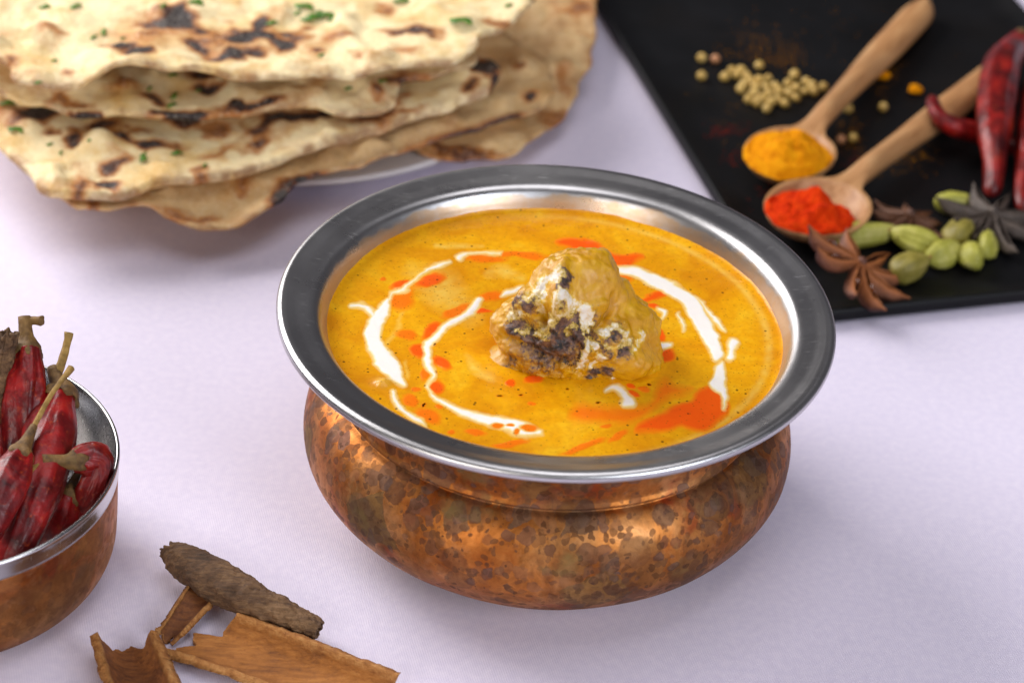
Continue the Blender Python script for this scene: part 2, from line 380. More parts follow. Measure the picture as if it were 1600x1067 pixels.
CLOTH = m_cloth(); STEEL = m_steel('brushed_steel_lip', .30, True, aniso=.55); STEEL2 = m_steel('polished_steel', .20, brush=.2); COPPER = m_copper(); COPPER2 = m_copper(.8, .45, 'aged_copper')
CURRY = m_curry(); MEAT = m_meat()
NAAN = m_bread('naan_crust', '#ecd7a6', '#d9b066', '#b87a36'); ROTI = m_bread('roti_crust', '#dcb983', '#c99a5c', '#ab7640', 1.3)
CHILLI = m_chilli(); CHILLI_T = m_chilli('glossy_chilli_skin', ('#34060b', '#66100f', '#921814', '#a83414')); STEM = m_stem()
STEMG = m_stem('green_brown_calyx', ('#3f2a14', '#6e4f26', '#8f6c38'))
BARKD = m_bark('outer_bark', ('#32200f', '#5c4028', '#7a5a3a', '#a07c58'), 1.1, 2.09, .0014)
BARKL = m_bark('inner_bark', ('#6b3c14', '#93591f', '#a96a2a', '#b97e3c'), 1., .52, .0006)
BARKM = m_bark('inner_bark_brown', ('#4a260f', '#6f3d17', '#8a5122', '#9b6430'), 1., 1.40, .0007); BARKS = m_bark('sliver_bark', ('#4a260f', '#643615', '#7c481e', '#92602e'), 1., -1.16, .0007)
WOOD = m_wood(); TURM = m_powder('turmeric_powder', ('#c87404', '#e08f06', '#e9a011')); CHIP = m_powder('red_chilli_powder', ('#b01e02', '#d23404', '#e04408'))
PORC = m_simple('white_porcelain', [(.3, '#d9d6d8'), (.7, '#e4e2e4')], 20, .15, .02)
def m_tray():
    m = M('black_slate'); a = m.noise(30, 5, .6)
    base = m.ramp(a, [(.3, '#070708'), (.7, '#101013')])
    base = m.mix(m.ramp(m.noise(18, 4), [(.5, 0.), (.75, .5)]), base, '#18110b')
    m.set(Base_Color=base, Roughness=m.math('MULTIPLY_ADD', a, .2, .40), Normal=m.bump(m.noise(300, 5, .6), .15, .0005)); m.b.inputs['Specular IOR Level'].default_value = .22
    return m.m
TRAY = m_tray()
def m_anise(name, st, lipc):
    m = M(name); base = m.mix(m.math('MULTIPLY', m.attr('lip'), .85), m.ramp(m.noise(220, 4, .6), st), lipc)
    m.set(Base_Color=base, Roughness=.6, Normal=m.bump(m.noise(700, 4, .6), .6, .0007)); return m.m
ANISE = m_anise('anise_husk', [(.3, '#3a1e12'), (.5, '#5c3220'), (.7, '#774630')], '#b0662e')
ANISE_D = m_anise('dark_anise_husk', [(.3, '#2a1710'), (.5, '#48291b'), (.7, '#67402a')], '#6e4326')
ANISE_G = m_anise('grey_anise_husk', [(.3, '#2a2320'), (.5, '#463b34'), (.7, '#64564c')], '#5a4c42')
ANSEED = m_simple('anise_seed', [(.3, '#4b2410'), (.7, '#7a4220')], 100, .15, .05)
CARD = m_simple('cardamom_husk', [(.3, '#8f8c2c'), (.5, '#aaa642'), (.7, '#c4bb6c')], 130, .55, .4, .0006, 500)
CARD_D = m_simple('dark_cardamom_husk', [(.3, '#736822'), (.5, '#8b7f32'), (.7, '#a29252')], 130, .55, .4, .0006, 500)
SEED = m_simple('coriander_seed', [(.3, '#a8843a'), (.5, '#c3a052'), (.7, '#d4b873')], 300, .5, .5, .0004, 900)
SEED_P = m_simple('pinkish_coriander_seed', [(.3, '#a06a42'), (.7, '#c28a60')], 300, .5, .5, .0004, 900)
LEAF = m_simple('chopped_coriander', [(.3, '#2f5a14'), (.5, '#4a7a1e'), (.7, '#6f9a36')], 300, .45, .3)

# ================================================================== THE SETTING
n = 60; gx = np.linspace(-1.1, 1.1, n); X, Y = np.meshgrid(gx, gx, indexing='ij')
Vc = np.stack([X, Y+.1, 0*X], -1).reshape(-1, 3)
cloth = obj('tablecloth', Vc, grid_faces(n, n, flip=True), CLOTH, origin=(0, 0, 0)); tag(cloth, 'pale lavender white woven cloth spread under everything', None, None, 'structure')

# ================================================================== COPPER BOWL
ZC = .0634; RC = .0667
bowl = empty('copper_bowl'); tag(bowl, 'spotted copper bowl with wide steel lip holding orange curry', 'bowl')
outer = smoothprof([(.0005, .0), (.036, .0), (.045, .0008), (.0555, .0050), (.0655, .0126), (.0714, .0208), (.0729, .0275), (.0718, .0348), (.0688, .0406), (.0652, .0442), (.0630, .0453)], 46)
neck = smoothprof([(.0624, .0456), (.0630, .0462), (.0637, .0469), (.0633, .0477), (.0629, .0487), (.0631, .0520), (.0643, .0570), (.0662, .0620), (.0692, .0662)], 24)
po = np.vstack([[(0, .0)], outer, neck, [(.0684, .0664)], [(.0652, .0613), (.0636, .0570), (.0625, .0520), (.0620, .0460), (.0650, .040), (.0685, .0275), (.0620, .0140), (.044, .0025), (.0005, .0014)], [(0, .0014)]])
def dent(r, z, th):
    P = np.stack([r*np.cos(th), r*np.sin(th), z], -1)
    return r*(1+.0045*fbm(P, 45, 2, 3)*(z > .002)), z
V, F = lathe(po, 220, fn=dent); obj('copper_body', V, F, COPPER, bowl)
lip = smoothprof([(.0698, .0668), (.0745, .0678), (.0780, .0681), (.0797, .0684), (.0808, .0693), (.0811, .0703), (.0807, .0713), (.0797, .0719), (.0785, .0719), (.0772, .0716), (.0752, .0711), (.0732, .0708), (.0714, .0705), (.0700, .0700), (.0689, .0691), (.0680, .0678), (.0672, .0662), (.0665, .0645), (.0657, .0626), (.0642, .0595)], 120)
inn = np.array([(.0628, .0555), (.0616, .050), (.0612, .0455), (.0640, .038), (.066, .034), (.066, .026), (.060, .0155), (.043, .0042), (.0004, .0034)])
back = np.array([(.0004, .0024), (.044, .0030), (.0612, .0150), (.0675, .0270), (.0650, .0385), (.0616, .0455), (.0621, .051), (.0633, .0570), (.0650, .0612)])
pl = np.vstack([lip, inn, back])
V, F = lathe_ring(pl, 240); obj('steel_lip', V, F, STEEL, bowl)

# ------------------------------------------------------------------ curry
SY = .565; KM = 1/5400.
NR, NS = 236, 1080
rr = np.linspace(0, 1, NR)**.93*RC; rr = rr[1:]; th = np.linspace(0, 2*np.pi, NS, endpoint=False)
GX = (rr[:, None]*np.cos(th)).ravel(); GY = (rr[:, None]*np.sin(th)).ravel()
GX = np.append(GX, 0); GY = np.append(GY, 0); GR = np.hypot(GX, GY)
G2 = np.stack([GX, GY*SY], -1); G3 = np.stack([GX, GY, 0*GX], -1)
wob = np.stack([fbm(G3, 160, 3, 11), fbm(G3, 160, 3, 21)], -1)*.0012 + np.stack([fbm(G3, 600, 2, 31), fbm(G3, 600, 2, 41)], -1)*.00022
Q2 = G2+wob*[1, .8]
def z2(x, y): return (500+x/2.964, 340+y/2.964)
def z3(x, y): return (860+x/2.964, 340+y/2.964)
def w2(p): 
    q = U(p[0], p[1], ZC); return np.array([q[0], q[1]*SY])
def seg_dist(Q, pts, wid):
    best = np.full(len(Q), 1e9)
    for a, b, wa, wb in zip(pts[:-1], pts[1:], wid[:-1], wid[1:]):
        ab = b-a; t = np.clip(((Q-a)@ab)/(ab@ab+1e-15), 0, 1)
        d = np.linalg.norm(Q-a-t[:, None]*ab, axis=1)-(wa+(wb-wa)*t)/2
        best = np.minimum(best, d)
    return best
def stroke(fn, pts, wid, soft=.0008):
    p = np.array([w2(fn(*q)) for q in pts]); w = np.array(wid, float)/2.964*KM
    n_ = max(len(p)*5, 8); tt = np.linspace(0, len(p)-1, n_)
    p2 = catmull(p, n_); wv = np.interp(tt, np.arange(len(p)), w)
    d = seg_dist(Q2, p2, wv); return np.clip(.5-d/(2*soft), 0, 1)
def poly(fn, pts, soft=.0009):
    p = np.array([w2(fn(*q)) for q in pts]); p = catmull(p, len(p)*5, True)
    d = seg_dist(Q2, np.vstack([p, p[:1]]), np.zeros(len(p)+1)); ins = pip(Q2, p)
    return np.clip(.5+np.where(ins, d, -d)/(2*soft), 0, 1)
def pip(Q, p):
    ins = np.zeros(len(Q), bool); j = len(p)-1
    for i in range(len(p)):
        c = ((p[i, 1] > Q[:, 1]) != (p[j, 1] > Q[:, 1]))
        x = (p[j, 0]-p[i, 0])*(Q[:, 1]-p[i, 1])/(p[j, 1]-p[i, 1]+1e-18)+p[i, 0]
        ins ^= c & (Q[:, 0] < x); j = i
    return ins
def blob(fn, x, y, a, b, rot=0, soft=.32, k=1.):
    c = w2(fn(x, y)); d = Q2-c; cr, sr = math.cos(rot), math.sin(rot); s_ = KM/2.964
    e = np.hypot((d[:, 0]*cr+d[:, 1]*sr)/(a*s_), (-d[:, 0]*sr+d[:, 1]*cr)/(b*s_))
    return np.clip(.5+(1-e)/(2*soft), 0, 1)*k
creams = [
 stroke(z2, [(312, 378), (288, 440), (250, 520), (254, 580), (290, 650), (335, 710), (388, 768)], [16, 58, 70, 72, 74, 66, 10]),
 stroke(z2, [(318, 380), (335, 345), (400, 325), (438, 292), (480, 258), (530, 232), (595, 208)], [8, 9, 14, 9, 10, 22, 8]),
 stroke(z2, [(150, 405), (205, 405), (235, 425), (255, 455)], [16, 20, 22, 14]),
 stroke(z2, [(345, 800), (360, 850), (400, 905), (450, 942), (490, 965)], [16, 20, 22, 26, 4]),
 stroke(z2, [(735, 388), (705, 425), (640, 470), (580, 505), (540, 550), (500, 590), (495, 640), (510, 690), (532, 735), (503, 785), (540, 840), (600, 872), (690, 912), (770, 938), (860, 955), (950, 985), (1025, 1000)],
        [34, 32, 28, 24, 26, 28, 32, 26, 14, 26, 14, 24, 30, 40, 58, 66, 16]),
 stroke(z2, [(645, 195), (660, 182), (690, 172), (760, 165), (838, 162)], [22, 18, 8, 9, 8]),
 stroke(z2, [(835, 360), (860, 345), (930, 325)], [8, 24, 18]),
 stroke(z3, [(292, 245), (350, 245), (410, 258), (500, 302), (590, 345), (650, 400), (700, 480), (740, 560), (770, 630), (772, 655)], [16, 26, 44, 54, 70, 78, 80, 78, 60, 10]),
 stroke(z3, [(806, 668), (792, 710), (780, 762), (805, 815), (798, 850), (795, 885)], [8, 50, 74, 34, 12, 6]),
 stroke(z3, [(668, 365), (720, 415), (760, 470), (808, 522)], [4, 12, 22, 6]),
 stroke(z3, [(842, 578), (838, 610), (835, 645)], [40, 22, 34]),
 stroke(z3, [(595, 450), (608, 480), (615, 530)], [8, 14, 4]),
 stroke(z3, [(490, 425), (520, 440), (515, 470)], [14, 24, 10]),
 stroke(z3, [(478, 605), (520, 595), (555, 590)], [30, 34, 18]),
 stroke(z3, [(255, 800), (300, 795), (345, 825), (362, 855), (335, 868)], [14, 22, 26, 44, 20]),
 stroke(z3, [(310, 335), (335, 330), (345, 345)], [14, 24, 14]),
]
pales = [stroke(z2, [(545, 130), (620, 130), (760, 128)], [20, 22, 6]), stroke(z2, [(380, 440), (370, 490), (320, 570), (315, 610)], [8, 14, 8, 6]),
 stroke(z2, [(390, 675), (405, 730)], [6, 6]), stroke(z2, [(680, 640), (720, 700), (790, 745)], [10, 44, 20], .0012), stroke(z2, [(780, 260), (860, 250), (930, 280)], [10, 40, 10], .0016), stroke(z2, [(700, 450), (560, 330), (430, 250)], [20, 120, 10], .004)]
deep = [
 poly(z3, [(770, 785), (800, 830), (812, 905), (700, 985), (600, 975), (540, 985), (470, 990), (395, 985), (470, 930), (560, 880), (640, 850), (700, 805)]),
 poly(z3, [(25, 115), (60, 95), (150, 95), (230, 130), (290, 165), (370, 172), (435, 185), (400, 205), (350, 235), (280, 228), (255, 190), (150, 160)]),
 poly(z3, [(425, 385), (470, 345), (520, 330), (545, 350), (500, 365), (450, 390)], .0006),
 blob(z2, 545, 785, 38, 33), blob(z2, 565, 678, 48, 22, -.5), blob(z2, 455, 612, 42, 26, .1), blob(z2, 515, 522, 50, 26, .8), blob(z2, 385, 312, 52, 22, .2), blob(z2, 510, 290, 66, 22, .35),
 blob(z2, 880, 763, 20, 17), blob(z2, 990, 752, 46, 16, .15), blob(z3, 495, 520, 22, 52, .3), blob(z3, 530, 638, 52, 26, .3), blob(z3, 372, 781, 24, 12), blob(z3, 384, 814, 22, 9), blob(z2, 750, 437, 52, 10), blob(z3, 470, 408, 26, 12),
]
light = [
 poly(z3, [(95, 935), (130, 875), (260, 880), (440, 868), (500, 800), (545, 755), (600, 790), (660, 800), (560, 830), (480, 880), (400, 945), (250, 950)], .0016),
 poly(z2, [(320, 360), (420, 325), (520, 270), (575, 265), (540, 300), (430, 330), (420, 400), (360, 425), (325, 410)], .0012),
 blob(z2, 770, 190, 105, 22, .05), blob(z2, 930, 172, 130, 18, 0), blob(z2, 790, 365, 62, 28, .25), blob(z2, 632, 432, 70, 24, .45), blob(z2, 400, 540, 50, 26, -.15),
 blob(z2, 490, 720, 24, 28), blob(z2, 440, 792, 24, 14), blob(z2, 420, 845, 38, 20, -.6), blob(z2, 500, 918, 60, 26, -.3), blob(z2, 725, 997, 44, 11), blob(z2, 612, 994, 20, 12), blob(z2, 550, 883, 18, 9), blob(z2, 484, 872, 12, 7),
 blob(z2, 970, 980, 44, 20), blob(z2, 880, 967, 22, 9), blob(z2, 824, 966, 28, 13), blob(z2, 914, 996, 15, 13), blob(z2, 976, 866, 18, 8), blob(z2, 828, 826, 11, 6), blob(z2, 930, 829, 11, 6), blob(z2, 522, 578, 16, 14), blob(z2, 536, 722, 14, 12),
 blob(z3, 335, 275, 42, 34), blob(z3, 436, 790, 28, 11), blob(z3, 466, 772, 12, 6), blob(z3, 310, 1010, 50, 14, .5), blob(z3, 150, 1055, 100, 14, .35), blob(z2, 880, 1045, 80, 12, .15), blob(z3, 255, 965, 26, 8, .3), blob(z3, 225, 860, 9, 6), blob(z3, 82, 800, 11, 7), blob(z2, 295, 282, 16, 12),
]
oilv = [d for d in deep]+[np.minimum(l*.62, .62) for l in light]
CR = np.max(creams, 0); OI = np.clip(np.max(oilv, 0), 0, 1)
# the drops floating in the end of the inner swirl keep clear of the cream
dots = np.max([blob(z2, 970, 980, 44, 20), blob(z2, 880, 967, 22, 9), blob(z2, 824, 966, 28, 13), blob(z2, 914, 996, 15, 13), blob(z2, 545, 785, 38, 33)], 0)
CR = CR*(1-dots); OI = np.where(dots > 0, np.maximum(OI, .55*dots), OI); OI = OI*(1-np.clip(CR*1.6, 0, 1))
edge_glint = np.exp(-((GR-(RC-.0042))/.0011)**2)*sstep(-.4, .9, GX/RC+.15*GY/RC)  # meniscus reflection along the right edge, painted into the pale colour
PA = np.clip(np.max(pales, 0)*.8+edge_glint*.55, 0, 1)
H = ZC + .0011*np.exp(-(RC-GR)/.0012) + .00022*CR + .00012*sstep(.2, .8, OI) + .00030*fbm(G3, 75, 3, 51) + .00007*fbm(G3, 420, 3, 61)
lump = w2(z2(288, 765)); LD = np.hypot(G2[:, 0]-lump[0], (G2[:, 1]-lump[1])/SY)
H = H+.0011*np.exp(-(LD/.0026)**2)*(1+.5*fbm(G3, 500, 3, 71)); PA = np.clip(PA+.5*np.exp(-(LD/.0024)**2), 0, 1)
VC = np.stack([GX, GY, H], -1)
FQ = grid_faces(NR-1, NS, True, flip=True)
last = NR*NS-NS
FQ = FQ[:, [0, 1, 2, 3]]
# smooth normals of the whole surface, so that the parts meet without a seam
def vnormals(V, F):
    nrm = np.zeros_like(V); fn = np.cross(V[F[:, 2]]-V[F[:, 0]], V[F[:, 3]]-V[F[:, 1]])
    for k in range(F.shape[1]): np.add.at(nrm, F[:, k], fn)
    return nrm/(np.linalg.norm(nrm, axis=1)[:, None]+1e-20)
VN = vnormals(VC, FQ); 
if VN[100, 2] < 0: FQ = FQ[:, ::-1]; VN = -VN
VN[-1] = (0, 0, 1)
cap = np.array([[NR*NS-NS, j, (j+1) % NS] for j in range(NS)])  # fan at the centre
cap = np.array([[len(VC)-1, j, (j+1) % NS] for j in range(NS)])
owner = np.full(len(VC), -1)
allm = creams+[np.where(l > 0, l, 0) for l in deep+light]
best = np.zeros(len(VC))
for i, mk in enumerate(creams):
    s_ = (mk*(1-dots) > .42) & (mk > best); owner[s_] = i; best[s_] = mk[s_]
best[:] = 0; no = len(creams)
for i, mk in enumerate(deep+light):
    s_ = (owner < 0) & (mk > .5) & (mk > best); best[s_] = mk[s_]; owner[s_] = 1000+i
    s_ = (owner >= 1000) & (mk > best) & (mk > .5); best[s_] = mk[s_]; owner[s_] = 1000+i
fo = owner[FQ]; face_own = np.where((fo == fo[:, :1]).all(1), fo[:, 0], -1)
curry = empty('curry', (0, 0, ZC-.012)); tag(curry, 'glossy orange yellow curry with cream swirls filling the copper bowl', 'curry')
def sub(sel, name, extra=None, skirt=False):
    Fs = FQ[sel]; ids, inv = np.unique(Fs, return_inverse=True); Fs = inv.reshape(-1, 4)
    o = obj(name, VC[ids], Fs, CURRY, curry, attrs=dict(cream=CR[ids], oil=OI[ids], pale=PA[ids]), normals=VN[ids]); return o
sub(face_own == -1, 'sauce_surface')
for i in range(len(creams)):
    s_ = face_own == i
    if s_.sum() > 20: sub(s_, 'cream_swirl')
for i in range(len(deep)+len(light)):
    s_ = face_own == 1000+i
    if s_.sum() > 20: sub(s_, 'oil_pool')
# the body of sauce under the surface, out to the wall of the bowl
V, F = lathe([(0, ZC-.012), (.0600, ZC-.012), (.0628, ZC-.006), (.0648, ZC-.0014), (.060, ZC-.0012), (0, ZC-.0012)], 120); 
bodyS = obj('sauce_body', V, F, CURRY, curry, attrs=dict(cream=np.zeros(len(V)), oil=np.zeros(len(V)), pale=np.zeros(len(V))))

# ------------------------------------------------------------------ the piece of meat standing in the curry
B0 = U(893, 548, ZC); y0 = B0[1]
lumps = [(892, 512, 0, 86, 80, 72), (908, 450, .002, 58, 58, 56), (872, 462, -.001, 46, 50, 46), (812, 508, -.001, 44, 50, 40), (788, 572, -.004, 64, 54, 24), (1000, 566, -.002, 36, 46, 26), (868, 566, -.006, 66, 44, 32),
         (988, 520, .002, 36, 56, 56), (966, 556, -.007, 42, 40, 34), (838, 540, -.006, 44, 36, 34), (915, 545, -.008, 44, 34, 40), (872, 478, -.008, 20, 30, 40), (832, 474, -.004, 30, 26, 28), (928, 424, .003, 36, 38, 32), (882, 432, 0, 34, 34, 36), (958, 470, .004, 34, 40, 40)]
LC = np.array([UY(a, b, y0+c) for a, b, c, *_ in lumps]); LR = np.array([[d, e, f_] for *_, d, e, f_ in lumps])*KM
def sdf(P):
    k = .0013; acc = 0
    for c, r_ in zip(LC, LR):
        q = (P-c)/r_; l = np.linalg.norm(q, axis=-1); d = (l-1)*r_.min(); acc = acc+np.exp(-d/k)
    return -k*np.log(acc+1e-300)
bm = bmesh.new(); bmesh.ops.create_icosphere(bm, subdivisions=7, radius=1); bm.verts.ensure_lookup_table()
D = np.array([v.co[:] for v in bm.verts]); D /= np.linalg.norm(D, axis=1)[:, None]; FI = np.array([[v.index for v in f_.verts] for f_ in bm.faces]); bm.free()
cen = UY(892, 530, y0); ctr = np.array(cen)
lo = np.zeros(len(D)); hi = np.full(len(D), .045); found = np.zeros(len(D), bool); tv = hi.copy()
for t in np.linspace(.045, .002, 90):
    s_ = sdf(ctr+D*t) < 0; new = s_ & ~found; tv[new] = t; found |= s_
a_ = tv.copy(); b_ = tv+.00055
for _ in range(12):
    mm = (a_+b_)/2; s_ = sdf(ctr+D*mm[:, None]) < 0; a_ = np.where(s_, mm, a_); b_ = np.where(s_, b_, mm)
VM = ctr+D*a_[:, None]
def pick(px, py):
    q = proj(VM); d = np.hypot(q[:, 0]-px, q[:, 1]-py); c = np.where(d < 8)[0]
    if len(c) == 0: c = np.argsort(d)[:5]
    dep = (VM[c]-CAM)@_f; return VM[c[dep.argmin()]]
def z1(x, y): return (720+x/3.811, 360+y/3.811)
def blobs3(lst):
    m_ = np.zeros(len(VM)); nz = fbm(VM, 260, 3, 77)*.0012
    for x, y, r_, *k in lst:
        p = pick(*z1(x, y)); d = np.linalg.norm(VM-p, axis=1)+nz
        m_ = np.maximum(m_, (k[0] if k else 1.)*np.clip(1.25-.75*d/(r_/3.811*KM), 0, 1))
    return m_
def strokes3(lst):
    m_ = np.zeros(len(VM)); nz = fbm(VM, 300, 4, 77, .7)*.0028
    for k, wd, pts in lst:
        p3 = np.array([pick(*z1(*p)) for p in pts]); 
        if len(p3) == 1: p3 = np.vstack([p3, p3+1e-5])
        p3 = catmull(p3, max(6, len(p3)*5)); d = np.full(len(VM), 1e9)
        for a in p3: d = np.minimum(d, np.linalg.norm(VM-a, axis=1))
        m_ = np.maximum(m_, k*np.clip(1.2-.5*(d+nz)/(wd/3.811*KM), 0, 1))
    return m_
char = strokes3([(.74, 60, [(300, 520), (270, 590)]), (.74, 36, [(410, 385), (365, 450)]), (.74, 72, [(370, 640), (440, 710), (520, 650), (600, 580)]), (.74, 102, [(460, 740), (560, 700), (640, 660), (740, 620)]), (.74, 60, [(725, 520), (745, 640), (725, 715)]),
 (.9, 22, [(612, 230), (600, 310), (592, 400), (615, 470)]), (.74, 48, [(945, 595), (905, 640)]), (.74, 36, [(1000, 650), (985, 700)]), (.74, 38, [(840, 700), (880, 730)]), (.74, 33, [(720, 780), (700, 830)]), (.74, 31, [(885, 880), (800, 890)]), (.62, 70, [(460, 770), (640, 770)]), (.7, 30, [(290, 420), (330, 400)]), (.8, 14, [(660, 258)]), (.6, 40, [(640, 540), (560, 520)]), (.55, 40, [(300, 780), (200, 850)])])
crm = strokes3([(.84, 30, [(555, 235), (500, 270), (440, 320), (400, 350)]), (.78, 20, [(400, 345), (500, 370), (590, 365)]), (.84, 24, [(630, 375), (690, 435), (750, 490), (790, 560), (800, 640), (770, 720), (740, 800), (720, 860)]), (.78, 22, [(800, 640), (850, 790), (800, 850)]),
 (.75, 30, [(870, 610), (930, 570), (990, 590)]), (.7, 22, [(860, 680), (940, 690), (1000, 620)]), (.8, 20, [(1060, 700), (1100, 640), (1125, 600)]), (.62, 44, [(540, 420), (530, 500), (470, 620), (430, 600)]), (.6, 34, [(250, 500), (300, 460), (350, 540), (330, 590)]), (.6, 26, [(430, 410), (440, 470)]), (.78, 30, [(840, 930), (900, 960)]), (.55, 26, [(640, 640), (690, 590)]), (.6, 30, [(620, 430), (680, 500)])])
hole = pick(*z1(455, 510)); hd = np.linalg.norm(VM-hole, axis=1)
dirN = VM-ctr; dirN /= np.linalg.norm(dirN, axis=1)[:, None]
rough = np.clip(char, 0, 1)
low = sstep(ZC+.016, ZC, VM[:, 2])*sstep(-.2, -.9, dirN[:, 0]*.7+dirN[:, 1]*.7)
rdg = 1-np.abs(fbm(VM, 100, 2, 25))*2.0
def creased(pts, wd):
    p3 = catmull(np.array([pick(*z1(*p)) for p in pts]), 40); d = np.full(len(VM), 1e9)
    for a in p3: d = np.minimum(d, np.linalg.norm(VM-a, axis=1))
    return np.exp(-((d+.0006*fbm(VM, 300, 2, 91))/wd)**2)
crs = .0022*creased([(945, 380), (935, 470), (880, 545), (815, 600), (790, 700)], .0011)+.0020*creased([(210, 640), (330, 690), (440, 770), (600, 800)], .0012)+.0014*creased([(330, 560), (400, 600), (470, 560), (450, 480)], .0010)+.0014*creased([(640, 640), (700, 720), (690, 800)], .0009)
rid = .0012*creased([(612, 160), (605, 300), (590, 420), (600, 520)], .0014)
smooth_side = creased([(760, 200), (760, 330), (820, 430), (1050, 500), (1090, 620)], .0075)
disp = .0020*fbm(VM, 120, 3, 5)+.0009*(rdg-.6)-crs+rid+.0013*(1-.8*smooth_side)*fbm(VM, 240, 4, 101, .6)+(.0002+.0015*rough+.0009*low)*fbm(VM, 420, 4, 9, .6)-.0040*np.exp(-(hd/.0022)**2)
ridge = pick(*z1(605, 330)); 
VM2 = VM+dirN*disp[:, None]
meat = obj('meat_piece', VM2, FI, MEAT, origin=(ctr[0], ctr[1], ZC), attrs=dict(char=char, cream=crm))
tag(meat, 'charred chunk of meat coated in sauce standing in the curry', 'meat')

# ================================================================== WHITE PLATE AND FLATBREADS
pc = U(440, 108, 0); PR = .101
plate = empty('serving_plate', (pc[0], pc[1], 0)); tag(plate, 'white plate almost hidden under the stacked flatbreads', 'plate')
prof = np.vstack([[(0, .0)], smoothprof([(.0004, 0), (.070, 0), (.074, .0004), (.080, .0028), (.110, .0056), (.136, .0076), (.1375, .0082), (.1368, .0090), (.1345, .0092), (.110, .0078), (.082, .0050), (.074, .0034), (.0004, .0032)], 60), [(0, .0032)]])
prof[:, 0] *= PR/.1375
V, F = lathe(prof, 160, (pc[0], pc[1], 0)); obj('plate_body', V, F, PORC, plate)

BREADS = {}
def bread(name, outline, mat, label, thick=.0034, wave=.0022, seed=1, chars=(), flecks=(), fold=0, group='flatbreads stacked on the plate', edgech=.0):
    P = np.array([U(a, b, c) for a, b, c in outline]); nb = 300
    B = catmull(P, nb, True); s_ = np.arange(nb)/nb
    B[:, :2] += np.stack([fbm(B, 90, 3, seed), fbm(B, 90, 3, seed+50)], -1)*.0022
    ctr2 = B[:, :2].mean(0)
    tg = np.roll(B, -1, 0)-np.roll(B, 1, 0); nn = np.stack([-tg[:, 1], tg[:, 0]], -1); nn /= np.linalg.norm(nn, axis=1)[:, None]
    A = .5*np.sum(B[:, 0]*np.roll(B[:, 1], -1)-np.roll(B[:, 0], -1)*B[:, 1]); nn *= np.sign(A)
    rings = []
    for d in (.0005, .0012, .0022):
        R_ = B[:, :2]+nn*d; rings.append(R_)
    lo_, hi_ = B[:, :2].min(0), B[:, :2].max(0); stp = .0020
    gx, gy = np.meshgrid(np.arange(lo_[0], hi_[0], stp), np.arange(lo_[1], hi_[1], stp*.866)); gx = gx+(np.arange(gx.shape[0]) % 2)[:, None]*stp/2
    Gp = np.stack([gx.ravel(), gy.ravel()], -1)+RNG.normal(0, .00012, (gx.size, 2))
    def bd(Q): 
        out = np.empty(len(Q))
        for i in range(0, len(Q), 4000): out[i:i+4000] = np.sqrt(((Q[i:i+4000, None]-B[None, :, :2])**2).sum(-1)).min(1)
        return out
    cand = np.vstack(rings); ok = pip(cand, B[:, :2]) & (bd(cand) > .0004); cand = cand[ok]
    Gp = Gp[pip(Gp, B[:, :2])]; Gp = Gp[bd(Gp) > .0032]
    allp = np.vstack([B[:, :2], cand, Gp])
    res = delaunay_2d_cdt([Vector(p) for p in allp], [], [list(range(nb))], 1, 1e-7)
    v2 = np.array([v[:] for v in res[0]]); tris = [t for t in res[2]]
    T = []
    for t in tris:
        for k in range(1, len(t)-1): T.append((t[0], t[k], t[k+1]))
    T = np.array(T)
    d = bd(v2); isb = np.zeros(len(v2), bool); 
    for e in res[1]: pass
    isb = d < 1e-6
    # height: inverse-distance from the outline, waves, blisters
    zz = np.empty(len(v2))
    for i in range(0, len(v2), 3000):
        D2 = ((v2[i:i+3000, None]-B[None, :, :2])**2).sum(-1)+1e-8; w = D2**-1.5; zz[i:i+3000] = (w*B[None, :, 2]).sum(1)/w.sum(1)
    v3 = np.column_stack([v2, np.zeros(len(v2))])
    zz += wave*fbm(v3, 26, 3, seed+3)+wave*.35*fbm(v3, 80, 2, seed+5)
    blis = np.clip(fbm(v3, 75, 2, seed+9)-.12, 0, 1)*.0062
    t_ = thick*(1+fold*np.exp(-(d/.006)**2))
    x = np.clip(d/(t_*.55), 0, 1); rd = np.sqrt(np.clip(1-(1-x)**2, 0, 1))
    top = zz+t_*.5*rd+blis*sstep(.001, .008, d); bot = zz-t_*.5*rd
    wrp = np.stack([fbm(v3, 130, 3, seed+31), fbm(v3, 130, 3, seed+37)], -1)*1.5; ch = np.zeros(len(v2)); zm = float(np.mean(P[:, 2]))
    for c in chars:
        px, py, a, b = c[:4]; k = c[4] if len(c) > 4 else 1.; rot = c[5] if len(c) > 5 else 0.
        q = U(px, py, zm)
        for _ in range(3):
            i = np.argmin(((v2-q[:2])**2).sum(1)); q = U(px, py, top[i])
        dd = v2-q[:2]; X = dd[:, 0]; Yv = dd[:, 1]*SY; cr_, sr_ = math.cos(rot), math.sin(rot)
        X = X+wrp[:, 0]*min(a, 40)*KM*.9; Yv = Yv+wrp[:, 1]*min(b*1.6, 30)*KM*.9; e = np.hypot((X*cr_+Yv*sr_)/(a*KM*1.15), (-X*sr_+Yv*cr_)/(b*KM*1.15)); ch = np.maximum(ch, k*np.clip(1.40-.88*e, 0, 1.05))
    if edgech: 
        en = sstep(.05, .45, fbm(v3, 40, 3, seed+15)); ch = np.maximum(ch, edgech*en*np.exp(-(d/.0016)**2))
    nv = len(v2); bi = np.where(isb)[0]; mp = np.arange(nv)+nv; mp[bi] = bi
    keep = np.ones(2*nv, bool); keep[bi+nv] = False; ren = np.cumsum(keep)-1
    V = np.vstack([np.column_stack([v2, top]), np.column_stack([v2, bot])]); Fb = mp[T][:, ::-1]
    F = ren[np.vstack([T, Fb])]; ch2 = np.concatenate([ch, ch])[keep]; ed = np.exp(-(np.concatenate([d, d])[keep]/.003)**2); V = V[keep]
